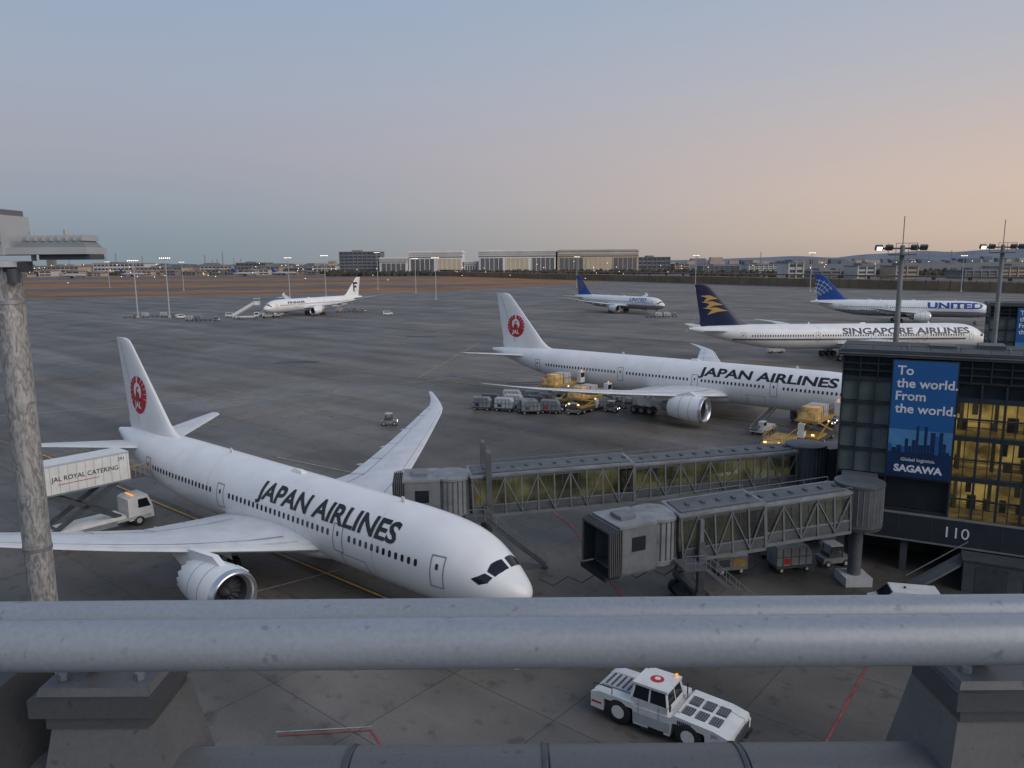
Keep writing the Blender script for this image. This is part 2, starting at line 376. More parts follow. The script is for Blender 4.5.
        for i in range(18):
            th=2*math.pi*i/18; c_,s_=math.cos(th),math.sin(th); c2,s2=math.cos(th+.25),math.sin(th+.25)
            G.add([(X0-1.35,Y+c_*.4,ez+s_*.4),(X0-1.35,Y+c_*er*.68,ez+s_*er*.68),(X0-1.55,Y+c2*er*.68,ez+s2*er*.68),(X0-1.55,Y+c2*.4,ez+s2*.4)],[(0,1,2,3)],'dgrey')
        G.rev((X0-.85,Y,ez),(X0-2,Y,ez),[(0,.02),(.2,.22),(.7,.42)],'dgrey',20)
        G.rev((X0-elen*.7,Y,ez),(X0-elen*2,Y,ez),[(0,er*.6),(elen*.3,er*.55),(elen*.55,er*.36)],'grey',24)
        G.rev((X0-elen*1.1,Y,ez),(X0-elen*2,Y,ez),[(0,er*.3),(elen*.3,.05)],'steel',20)
        for t in (elen*.33,elen*.62):
            G.rev((X0-t,Y,ez),(X0-t-.05,Y,ez),[(0,er*1.032 if t<elen*.5 else er*.975),(.05,er*1.032 if t<elen*.5 else er*.972)],'seam',36,False)
        l_=le(9.7); wzz=wz(9.7)
        pts=[(X0-elen*.22,ez+er*.97),(X0-elen*.45,ez+er*1.28),(-l_-.2,wzz+.25),(-l_-ch(9.7)*.55,wzz-.2),(X0-elen*1.35,ez+er*.3),(X0-elen*.9,ez+er*.55)]
        G.prism(pts,Y-.22,Y+.22,engmat)
        G.box((X0-elen*.28,Y+sd*er*.78,ez+er*.68),(1.1,.05,.5),engmat,rx=sd*.8,top=(.5,1))
    G.obj(E,30)
    U=MB('landing_gear'); wr=.66
    for sd in (1,-1):
        Yg=-sd*(4.9 if bogie==2 else 5.4)
        U.cyl((-gear_s,Yg,wr),(-gear_s-.2,Yg*.82,rz),.2,'steel'); U.beam((-gear_s,Yg,wr+.6),(-gear_s+1.6,Yg*.7,rz),.14,.14,'steel')
        n_=bogie; U.beam((-gear_s-.75*(n_),Yg,wr),(-gear_s+.75*(n_),Yg,wr),.25,.3,'steel')
        for i in range(n_):
            xw=-gear_s+(i-(n_-1)/2)*1.45
            for o in (-.55,.55): U.wheel((xw,Yg+o,wr),wr,.45,hub='grey')
        U.box((-gear_s,Yg*.86-sd*.75,2.0),(2.4,.06,1.5),'white',rx=sd*.15)
    ng=5.6*k; U.cyl((-ng,0,.5),(-ng-.1,0,zc-2.7*k+.3),.13,'steel'); U.beam((-ng,0,1.1),(-ng+1.2,0,zc-2.6*k),.1,.1,'steel')
    for o in (-.35,.35): U.wheel((-ng,o,.5),.5,.32,hub='grey'); U.box((-ng-.2,o*1.7,zc-3.0*k),(1.6,.05,.8),'white')
    U.obj(E,40)
    return E
airliner('airliner',.98,43.93,-.699,56.7,2.89,4.9,16.9,60,18.3,39.4,8.6,17.3,1.78,2.5,5.2,'crane','JAPAN AIRLINES',(9.3,25.9),6.0,1.15,doors=(5.4,15.2,31.2,45),gear_s=27.5,chev=True)
airliner('airliner',53.12,100.42,-.695,73.9,3.1,5.5,18.5,64.8,24.3,47.5,7.4,24.3,1.95,2.75,5.6,'crane','JAPAN AIRLINES',(8.2,29.0),6.75,1.15,doors=(5.6,17,29.5,43,61),bogie=3,gear_s=37.1)
airliner('airliner',118,187.53,-.01,73.9,3.1,5.5,18.5,64.8,24.3,47.5,7.4,24.3,1.95,2.75,5.6,'bird','SINGAPORE AIRLINES',(6,37),6.3,1.35,'navy',doors=(5.6,17,29.5,43,61),bogie=3,gear_s=37.1,finmat='navy',shear=0,txtbold=.03)
airliner('airliner',178,279.92,-.45,63.7,3.1,5.5,18.5,64.8,21,43,7.4,21,1.85,2.75,5.6,'globe','UNITED',(4,22),5.9,2.0,'ublue',doors=(36,52),bogie=3,gear_s=32,finmat='ublue',belly=('ugrey',4.6),shear=0,txtbold=.04)
airliner('airliner',69,343,-.96,62.8,2.9,4.9,16.9,60,21,42,8,20,1.72,2.45,5,'globegold','UNITED',(9,20),5.9,1.3,'ublue',doors=(5.4,17,36,50),gear_s=30,finmat='ublue',belly=('ugrey',4.2),shear=0)
airliner('airliner',-110.5,339.6,-2.08,66.8,2.98,5.1,17.05,64.7,22,44,9.5,20,1.75,2.5,5.2,'letter','FINNAIR',(12,23),6.0,1.0,'navy',doors=(5.4,17,36,53),gear_s=32,shear=.1,text_port=True)
# ------------------------------------------------------------------ ground
def ground_mat(name,base,var=.22,joint=True,rough=.55,rot=-.70,stain=.34):
    m=bpy.data.materials.new(name); m.use_nodes=True; nt=m.node_tree; N=nt.nodes; Lk=nt.links; b=N['Principled BSDF']
    tc=N.new('ShaderNodeTexCoord'); mp=N.new('ShaderNodeMapping'); mp.inputs['Rotation'].default_value=(0,0,-rot); Lk.new(tc.outputs['Object'],mp.inputs[0])
    def noise(sc,det,st=(1,1,1),dist=0):
        n=N.new('ShaderNodeTexNoise'); n.inputs['Scale'].default_value=sc; n.inputs['Detail'].default_value=det; n.inputs['Distortion'].default_value=dist
        q=N.new('ShaderNodeMapping'); q.inputs['Scale'].default_value=st; Lk.new(mp.outputs[0],q.inputs[0]); Lk.new(q.outputs[0],n.inputs['Vector']); return n.outputs['Fac']
    def mr(x,a,b_,lo=.3,hi=.7):
        r=N.new('ShaderNodeMapRange'); r.inputs[1].default_value=lo; r.inputs[2].default_value=hi; r.inputs[3].default_value=a; r.inputs[4].default_value=b_; Lk.new(x,r.inputs[0]); return r.outputs[0]
    def mul(a,b_):
        q=N.new('ShaderNodeMath'); q.operation='MULTIPLY'; Lk.new(a,q.inputs[0]); Lk.new(b_,q.inputs[1]); return q.outputs[0]
    v=mul(mr(noise(.022,6),1-var,1+var),mr(noise(.25,6),1-var*.6,1+var*.6)); v=mul(v,mr(noise(6,3),.92,1.08))
    v=mul(v,mr(noise(.05,5,(.25,3,1)),1-stain,1.06,.35,.55))
    v=mul(v,mr(noise(.02,4,(.3,2.2,1),1.2),.74,1.12,.38,.6))
    v=mul(v,mr(noise(.9,3),.66,1.0,.30,.43))
    rg=mr(noise(.06,4),rough-.12,rough+.1)
    if joint:
        br=N.new('ShaderNodeTexBrick'); br.offset=0; br.squash=1; br.inputs['Scale'].default_value=1; br.inputs['Brick Width'].default_value=7.5; br.inputs['Row Height'].default_value=7.5
        br.inputs['Mortar Size'].default_value=.04; br.inputs['Mortar Smooth'].default_value=.4; br.inputs['Color1'].default_value=(1,1,1,1); br.inputs['Color2'].default_value=(.80,.80,.80,1); br.inputs['Mortar'].default_value=(.42,.42,.42,1)
        Lk.new(mp.outputs[0],br.inputs['Vector']); sp=N.new('ShaderNodeSeparateColor'); Lk.new(br.outputs['Color'],sp.inputs[0]); v=mul(v,sp.outputs[0])
    sc=N.new('ShaderNodeVectorMath'); sc.operation='SCALE'; sc.inputs[0].default_value=base; Lk.new(v,sc.inputs['Scale']); Lk.new(sc.outputs[0],b.inputs['Base Color'])
    Lk.new(rg,b.inputs['Roughness']); b.inputs['Specular IOR Level'].default_value=.4
    return m
M['apron']=ground_mat('concrete_apron',(.142,.127,.111))
M['asphalt']=ground_mat('asphalt',(.072,.067,.063),joint=False,rot=-.5)
M['runway']=ground_mat('runway_asphalt',(.11,.098,.088),joint=False,rot=.2,rough=.7)
M['grass']=ground_mat('dry_grass',(.28,.135,.055),var=.3,joint=False,rough=.85,rot=.2)
M['lineY']=pmat('line_yellow',(.62,.33,.05),.6,var=.35,scale=1.2)
M['lineF']=pmat('line_yellow_worn',(.36,.23,.08),.6,var=.4,scale=1.2)
M['lineW']=pmat('line_white',(.40,.40,.38),.6,var=.4,scale=1.2)
M['lineR']=pmat('line_red',(.24,.06,.055),.6,var=.4,scale=1.2)
M['lineK']=pmat('line_black',(.035,.034,.033),.6,var=.3,scale=2)
M['tyre']=pmat('tyre_marks',(.098,.088,.078),.65,var=.35,scale=.5)
def sheet(name,poly,z,m):
    b=MB(name); b.add([(p[0],p[1],z) for p in poly],[tuple(range(len(poly)))],m); return b.obj()
sheet('ground',[(-16000,-300),(16000,-300),(16000,20000),(-16000,20000)],-.02,'apron')
sheet('airfield_grass',[(-9000,560),(-330,560),(-60,640),(120,900),(-120,1380),(-300,1900),(-300,6000),(-9000,6000)],.0,'grass')
sheet('runway',[(-9000,700),(-500,690),(-60,745),(20,850),(-500,790),(-9000,800)],.05,'runway')
sheet('runway',[(-9000,960),(-100,980),(-150,1080),(-9000,1080)],.05,'runway')
sheet('runway',[(-9000,1250),(-100,1270),(-150,1500),(-9000,1500)],.05,'asphalt')
sheet('taxiway',[(-9000,600),(-350,585),(-150,640),(-160,655),(-350,612),(-9000,625)],.05,'runway')
sheet('far_field',[(-300,1900),(2600,1900),(6000,6000),(-300,6000)],.0,'asphalt')
sheet('far_field',[(490,337),(1600,337),(2600,1900),(-280,1890),(-130,1412)],.01,'asphalt')
sheet('service_road',[(-60,13),(60,13),(60,14),(60,70),(36,60),(25.0,42.4),(19.9,34.2),(14,24),(-60,24)],.0,'asphalt')
G=MB('apron_markings')
def line(pts,w,m,z=.006):
    for p,q in zip(pts,pts[1:]):
        d=Vector((q[0]-p[0],q[1]-p[1]));n_=Vector((-d.y,d.x)).normalized()*w/2
        G.add([(p[0]-n_.x,p[1]-n_.y,z),(q[0]-n_.x,q[1]-n_.y,z),(q[0]+n_.x,q[1]+n_.y,z),(p[0]+n_.x,p[1]+n_.y,z)],[(0,1,2,3)],m)
def P_(x,y,a,s,lat=0):
    return (x-s*math.cos(a)+lat*math.sin(a),y-s*math.sin(a)-lat*math.cos(a))
zl=-.012
for (x,y,a) in ((.98,43.93,-.699),(53.12,100.42,-.695)):
    end=P_(x,y,a,85)
    for lat in (-5.3,-4.2,-.4,.4,4.2,5.3):
        zl+=.0008; line([P_(x,y,a,s,lat+.3*math.sin(s*.1+lat)) for s in range(12,95,8)],.35,'tyre',zl)
    pts=[P_(x,y,a,s) for s in (2,30,62,85)]
    pts2=[end]+[(end[0]-8*i-1.2*i*i*.5,end[1]+8*i*.8-i*i*.35) for i in range(1,7)]
    line(pts,.6,'lineK',.004); line(pts,.24,'lineY',.008); line(pts2,.18,'lineF',.008)
    for s in (4.5,5.2,6.4): line([P_(x,y,a,s,-1.2),P_(x,y,a,s,1.2)],.2,'lineY',.010)
line([(8.1,52),(5.5,68),(0,82)],.25,'lineR'); line([(14.9,34),(21.5,42.8),(28,47)],.14,'lineR',.008)
line([(19.0,33.7),(24.5,41.6)],.18,'lineW',.01); line([(20.4,33.4),(25.6,41.0)],.08,'lineW',.01)
line([(-12.4,36.3),(-7.6,36.7),(-6.6,35.0)],.14,'lineR',.009); line([(-12.6,36.6),(-7.6,37.0)],.07,'lineW')
line([(0.1,43.6),(.2,42.6)],.35,'lineW',.01); line([(1.2,43.0),(2.0,43.5)],.5,'lineY',.012)
line([(3,76),(24,72.5)],.14,'lineF',.007); line([(-14,58),(-26,49)],.12,'lineW',.007)
zq=.013
for pts,w,m in (([(-120,150),(-60,170),(10,210),(60,260),(80,330)],.3,'lineF'),([(-160,230),(-40,260),(120,330),(250,420)],.4,'lineF'),([(-90,120),(-40,140),(30,190),(160,260)],.2,'lineW'),
    ([(-150,300),(40,370),(200,430)],.4,'lineW'),([(-60,95),(-30,135),(-4,160),(20,170)],.2,'lineF'),([(-20,160),(-10,230),(-40,300)],.3,'lineF'),([(-30,94),(-12,82),(10,78)],.15,'lineW'),([(-200,420),(300,520)],.5,'lineW')):
    zq+=.001; line(pts,w,m,zq)
for c in ((-53.5,186),(4,150),(-30,250)):
    for j in range(2): line([(c[0]-5,c[1]+j*2.4),(c[0]+5,c[1]+1.2+j*2.4)],1.2,'lineK',.003)
G.obj()
# ------------------------------------------------------------------ deck railing (foreground)
def railmat(name,col,rough,metal,vor=False,stretch=(.5,3,3),amt=.07,scuff=.7):
    m=pmat(name,col,rough,metal,var=amt,scale=3,bump=0,stretch=stretch); nt=m.node_tree;N=nt.nodes;Lk=nt.links
    b=N['Principled BSDF']; src=b.inputs['Base Color'].links[0].from_socket
    tc=N.new('ShaderNodeTexCoord'); v=N.new('ShaderNodeTexNoise'); mp=N.new('ShaderNodeMapping'); Lk.new(tc.outputs['Object'],mp.inputs[0]); Lk.new(mp.outputs[0],v.inputs['Vector'])
    if vor:
        mp.inputs['Scale'].default_value=(1,1,.35); mp.inputs['Rotation'].default_value=(.5,.5,0); v.inputs['Scale'].default_value=45; v.inputs['Detail'].default_value=3; v.inputs['Distortion'].default_value=1.2
        lo,hi,a0,a1=.40,.60,.66,1.28
    else:
        v.inputs['Scale'].default_value=90; v.inputs['Detail'].default_value=5; lo,hi,a0,a1=.35,.65,.94,1.05
    mr=N.new('ShaderNodeMapRange'); mr.inputs[1].default_value=lo; mr.inputs[2].default_value=hi; mr.inputs[3].default_value=a0; mr.inputs[4].default_value=a1; Lk.new(v.outputs['Fac'],mr.inputs[0])
    v2=N.new('ShaderNodeTexNoise'); v2.inputs['Scale'].default_value=34; v2.inputs['Detail'].default_value=6; Lk.new(tc.outputs['Object'],v2.inputs['Vector'])
    m2=N.new('ShaderNodeMapRange'); m2.inputs[1].default_value=.29; m2.inputs[2].default_value=.36; m2.inputs[3].default_value=scuff; m2.inputs[4].default_value=1; Lk.new(v2.outputs['Fac'],m2.inputs[0])
    ml=N.new('ShaderNodeMath'); ml.operation='MULTIPLY'; Lk.new(mr.outputs[0],ml.inputs[0]); Lk.new(m2.outputs[0],ml.inputs[1])
    sc=N.new('ShaderNodeVectorMath'); sc.operation='SCALE'; Lk.new(src,sc.inputs[0]); Lk.new(ml.outputs[0],sc.inputs['Scale']); Lk.new(sc.outputs[0],b.inputs['Base Color'])
    bp=N.new('ShaderNodeBump'); bp.inputs['Strength'].default_value=.12; bp.inputs['Distance'].default_value=.003; Lk.new(v.outputs['Fac'],bp.inputs['Height']); Lk.new(bp.outputs[0],b.inputs['Normal'])
    return m
M['rail']=railmat('painted_steel_rail',(.265,.29,.325),.40,.1,amt=.08)
M['galv']=railmat('galvanised_pole',(.36,.35,.34),.5,.3,True)
M['deck']=railmat('weathered_aluminium',(.165,.165,.17),.5,.3)
M['deckd']=railmat('dark_weathered_aluminium',(.095,.10,.107),.5,.3)
Rl=MB('deck_railing')
Rl.cyl((-3.2,1.30,23.728),(3.2,1.30,23.728),.0455,'rail',n=48)
Rl.cyl((-3.6,1.60,23.63),(3.6,1.60,23.63),.042,'rail',n=48)
for sx in (-.862,1.025,-2.7,2.85):
    y0=1.53
    Rl.box((sx,y0,23.556),(.232,.205,.016),'deck',top=(.95,.94)); Rl.box((sx,y0,23.528),(.252,.23,.04),'deckd')
    Rl.box((sx,y0,23.490),(.210,.19,.036),'deckd')
    Rl.box((sx+.004,y0+.01,23.33),(.30,.28,.284),'deck',top=(.70,.66))
    Rl.beam((sx-.03,1.33,23.69),(sx-.03,1.56,23.57),.03,.05,'deckd'); Rl.beam((sx+.05,1.58,23.62),(sx+.05,1.58,23.56),.04,.04,'deckd')
    for bx in (-.08,.08): Rl.cyl((sx+bx,1.47,23.562),(sx+bx,1.47,23.578),.011,'steel',n=6)
Rl.box((-1.12,1.50,23.40),(.17,.24,.34),'deckd',top=(.85,.8)); Rl.box((1.27,1.48,23.42),(.14,.3,.3),'deck',top=(.8,.8))
Rl.obj()
Gt=MB('roof_gutter'); 
Gt.cyl((-4,1.50,23.222),(4,1.50,23.222),.135,'deck',n=48)
for i in range(-9,10):
    x=i*.43+.06; Gt.cyl((x,1.50,23.222),(x+.008,1.50,23.222),.1385,'deckd',n=48); Gt.cyl((x+.013,1.50,23.222),(x+.016,1.50,23.222),.1365,'black',n=48)
Gt.box((0,1.34,23.15),(8,.2,.25),'deckd'); Gt.obj()
Tm=MB('observation_deck_building')
Tm.b2((-60,-30,0),(60,1.3,22.7),'grey'); Tm.b2((-60,-.6,22.7),(60,1.25,22.82),'deck')
for i in range(-11,12): Tm.b2((i*5-.2,1.3,0),(i*5+.2,1.45,22.9),'dgrey')
for z in (5,10,15,20): Tm.b2((-60,1.3,z),(60,1.4,z+.3),'lgrey')
Tm.obj()
Po=MB('floodlight_pole')
Po.cyl((-2.63,4.0,0),(-2.63,4.0,24.42),.070,'galv',n=28)
Po.M=Matrix.Translation((0,0,-.03))
Po.cyl((-2.64,4,24.44),(-2.64,4,24.47),.13,'lgrey'); Po.box((-2.66,4.0,24.60),(.2,.24,.2),'lgrey'); Po.box((-2.66,4.0,24.715),(.17,.2,.03),'deck'); Po.cyl((-2.66,3.95,24.72),(-2.66,3.95,24.78),.05,'deckd')
Po.box((-2.62,3.86,24.60),(.09,.03,.14),'deckd'); Po.box((-2.66,3.875,24.56),(.19,.01,.012),'deckd')
Po.box((-2.36,4.0,24.52),(.42,.20,.035),'lgrey'); Po.box((-2.34,4.0,24.555),(.36,.16,.035),'grey',top=(.85,.8)); Po.box((-2.28,4.0,24.49),(.26,.14,.03),'dgrey')
for i in range(9): Po.box((-2.50+i*.04,4.0,24.585),(.008,.15,.03),'lgrey')
Po.box((-2.60,3.96,24.44),(.24,.05,.05),'dgrey'); Po.cyl((-2.55,3.93,24.36),(-2.55,3.93,24.43),.03,'dgrey')
Po.cyl((-2.48,4,24.47),(-2.48,4,24.62),.012,'lgrey'); Po.cyl((-2.3,4,24.57),(-2.3,4,24.63),.012,'lgrey')
for z in (24.25,22.9): Po.cyl((-2.63,4,z),(-2.63,4,z+.02),.0735,'steel',n=28)
Po.obj()
# ------------------------------------------------------------------ terminal pier building
def glassmat(name,tint,mixf,rough=.06):
    m=bpy.data.materials.new(name); m.use_nodes=True;nt=m.node_tree;N=nt.nodes;Lk=nt.links
    for n_ in list(N): N.remove(n_)
    o=N.new('ShaderNodeOutputMaterial'); t=N.new('ShaderNodeBsdfTransparent'); t.inputs[0].default_value=(*tint,1); g=N.new('ShaderNodeBsdfGlossy'); g.inputs['Roughness'].default_value=rough; g.inputs['Color'].default_value=(.8,.85,.9,1)
    fr=N.new('ShaderNodeFresnel'); fr.inputs[0].default_value=1.5; ad=N.new('ShaderNodeMath'); ad.operation='ADD'; ad.inputs[1].default_value=mixf; Lk.new(fr.outputs[0],ad.inputs[0])
    mx=N.new('ShaderNodeMixShader'); Lk.new(ad.outputs[0],mx.inputs[0]); Lk.new(t.outputs[0],mx.inputs[1]); Lk.new(g.outputs[0],mx.inputs[2]); Lk.new(mx.outputs[0],o.inputs[0]); return m
M['clear']=glassmat('clear_glazing',(.70,.73,.70),.05)
M['frame']=pmat('facade_frame',(.03,.038,.048),.4,var=.15,scale=.7)
M['roof']=pmat('pier_roof_membrane',(.045,.048,.052),.7,var=.3,scale=.5)
M['fdark']=pmat('facade_dark_glass',(.02,.03,.038),.10,var=.3,scale=.3)
M['fpanel']=pmat('facade_glass_panel',(.135,.165,.16),.22,var=.3,scale=.35)
M['signblue']=pmat('sign_blue',(.02,.12,.34),.45,var=.05,scale=.3)
M['signsky']=pmat('sign_pale_blue',(.08,.24,.46),.45,var=.25,scale=.5)
M['signnavy']=pmat('sign_navy',(.008,.03,.10),.45,var=.3,scale=1)
M['signwhite']=pmat('sign_white',(.75,.77,.8),.5)
def pier(name,c,rz,length,z=17.35,dp=8):
    E=empty(name,(c[0],c[1],0),rz)
    B=MB('walls'); zt=z
    B.b2((-.35,-.35,zt-.4),(length,dp,zt),'roof'); B.b2((-.2,-.2,zt),(length,-.05,zt+.12),'dgrey'); B.b2((-.36,-.40,zt-.2),(length,-.355,zt-.14),'grey')
    B.b2((0,.3,zt-2.2),(length,.5,zt-.4),'fdark')
    for i in range(int(length/1.25)): B.b2((i*1.25,.0,zt-2.2),(i*1.25+.09,.3,zt-.4),'frame')
    for j in range(3): B.b2((0,.05,zt-2.15+j*.55),(length,.29,zt-2.05+j*.55),'frame')
    rows=[4.9,7.55,9.5,11.45,13.3,zt-2.25]
    for a_,b_ in zip(rows,rows[1:]):
        for i in range(3):
            B.b2((.12+i*1.17,.22,a_+.12),(1.17+i*1.17,.32,b_-.1),'fpanel' if a_>7 else 'fdark')
    for zz in rows: B.b2((0,.02,zz-.1),(7.95,.4,zz+.1),'frame')
    for i in range(4): B.b2((i*1.17,-.05,4.7),(i*1.17+.12,.45,zt-2.2),'frame')
    B.b2((0,.6,2.6),(3.6,.7,zt-2.2),'frame')
    B.b2((0,.5,2.6),(.25,dp,zt-.4),'fdark')
    for yy in range(1,dp,2): B.b2((-.06,yy,2.6),(0,yy+.15,zt-.4),'frame')
    for zz in rows: B.b2((-.05,.5,zz),(-.01,dp,zz+.15),'frame')
    B.b2((3.55,.35,4.9),(7.95,.5,zt-2.2),'fdark')
    B.b2((2.4,-.35,2.7),(length,.5,4.75),'frame'); B.b2((2.4,-.4,4.72),(length,-.2,4.86),'grey'); B.b2((2.4,-.4,2.62),(length,-.2,2.74),'grey')
    for i in range(int((length-2.4)/2.3)): B.b2((2.4+i*2.3,-.37,2.76),(2.45+i*2.3,-.34,4.7),'dgrey')
    B.b2((0,5,0),(length,5.2,2.7),'dgrey'); B.b2((0,-.2,2.5),(length,dp,2.6),'frame')
    for i in range(int(length/4.6)+1): B.b2((.4+i*4.6,.2,0),(.9+i*4.6,.7,2.7),'jb'); B.b2((2.2+i*4.6,4.9,0),(4.2+i*4.6,5,2.3),'frame')
    B.b2((0,dp-.2,0),(length,dp,zt-.4),'frame')
    for i in range(8):
        B.b2((6+i*3.4,4+(i%3)*.5,zt),(7.8+i*3.4,6+(i%2),zt+.2+.1*(i%3)),'dgrey'); B.cyl((4.5+i*3.4,3,zt),(4.5+i*3.4,3,zt+.3),.09,'grey')
    B.b2((0,1.4,zt+.30),(length,1.44,zt+.34),'dgrey')
    for i in range(int(length/2)): B.b2((i*2,1.4,zt),(i*2+.04,1.44,zt+.30),'dgrey')
    B.beam((9.5,-1.2,2.4),(5.5,-4.5,.2),1.1,.18,'jb'); B.beam((9.5,-.6,3.3),(5.5,-3.9,1.1),.05,.05,'jbl')
    B.b2((9.2,-2.4,0),(length,-.45,2.4),'jb'); B.b2((9.1,-2.5,2.4),(length,-.4,2.52),'dgrey')
    for i in range(6): B.b2((10+i*3,-2.43,.1),(12+i*3,-2.405,2.1),'dgrey')
    B.obj(E)
    I=MB('lit_interior'); x0=8.0
    rr=[(4.86,7.75),(8.05,10.9),(11.2,13.9)]
    for a_,b_ in rr:
        I.b2((x0,4.2,a_),(length,4.3,b_),'warm'); I.b2((x0,.45,a_-.3),(length,4.2,a_-.01),'warmf'); I.b2((x0,.45,b_+.0),(length,4.2,b_+.1),'warm')
        for i in range(int((length-x0)/2.3)):
            for q in (1.0,2.6): I.b2((x0+.9+i*2.3,q,b_-.08),(x0+1.3+i*2.3,q+.4,b_-.03),'lamp')
            I.b2((x0+.4+i*2.3,2.6,a_),(x0+.65+i*2.3,2.85,b_-.1),'grey')
        I.b2((x0+.2,1.1,a_+.95),(length,1.13,a_+1.0),'grey'); I.b2((x0+.2,1.1,a_+.5),(length,1.12,a_+.53),'dgrey')
        for i in range(int((length-x0)/1.1)):
            if random.random()<.7: I.b2((x0+.3+i*1.1,2.9,a_),(x0+.6+i*1.1+.5*random.random(),3.4,a_+.5+.6*random.random()),random.choice(['dgrey','grey','dgrey']))
            if random.random()<.4: I.b2((x0+.2+i*1.1,4.12,a_+1.0),(x0+.6+i*1.1,4.18,b_-.5),random.choice(['grey','jb','dgrey']))
    I.b2((x0-.05,.5,4.8),(x0+.05,4.3,13.9),'warm')
    I.obj(E)
    Wn=MB('windows'); Wn.b2((x0,.24,4.86),(length,.26,13.9),'clear')
    xx=x0
    while xx<length:
        Wn.b2((xx-.07,-.08,4.86),(xx+.07,.4,zt-2.2),'frame'); Wn.b2((xx+.74,.12,4.86),(xx+.79,.38,13.9),'frame'); xx+=1.55
    for zz in (6.3,7.9,9.4,11.05,12.5,13.95):
        big=zz in (7.9,11.05,13.95); Wn.b2((x0,-.04 if big else .1,zz-(.18 if big else .05)),(length,.385,zz+(.18 if big else .05)),'frame')
    Wn.b2((x0,.28,14.1),(length,.34,15.1),'fdark')
    Wn.obj(E)
    U=(0,0,1);X=(1,0,0)
    G_=MB('advert_banner'); x0,x1,z0,z1=3.62,7.9,7.75,16.75
    G_.b2((x0-.08,-.36,z0-.08),(x1+.08,-.12,z1+.08),'frame'); G_.b2((x0,-.38,z0),(x1,-.362,z1),'signblue')
    G_.b2((x0,-.386,z0+1.9),(x1,-.3805,z0+3.7),'signsky'); G_.b2((x0,-.39,z0),(x1,-.387,z0+1.95),'signnavy')
    xx=x0+.02
    while xx<x1-.3:
        w=random.uniform(.14,.34); h=random.uniform(.5,2.3) if x0+1<xx<x1-.7 else random.uniform(.2,1.1)
        G_.b2((xx,-.396,z0+1.9),(min(xx+w,x1-.02),-.391,z0+1.9+h),random.choice(['signnavy','signnavy','signblue'])); xx+=w+.02
    for i,t in enumerate(('To','the world.','From','the world.')):
        G_.text(t,(x0+.28,-.40,z1-1.05-i*.98),X,U,.68,'signwhite',bold=.02)
    G_.text('Global logistics.',(x0+2.1,-.40,z0+1.25),X,U,.26,'signwhite',center=True,bold=.01)
    G_.text('SAGAWA',(x0+2.15,-.40,z0+.4),X,U,.52,'signwhite',width=3.3,center=True,bold=.04)
    G_.obj(E)
    T_=MB('gate_number'); T_.text('110',(8.0,-.385,3.35),X,U,.85,'signwhite',bold=.0); T_.obj(E)
    return E
pier('terminal_pier_building',(26.2,59.5),-.4882,34)
pier('terminal_pier_building',(75,119),-.4882,30)
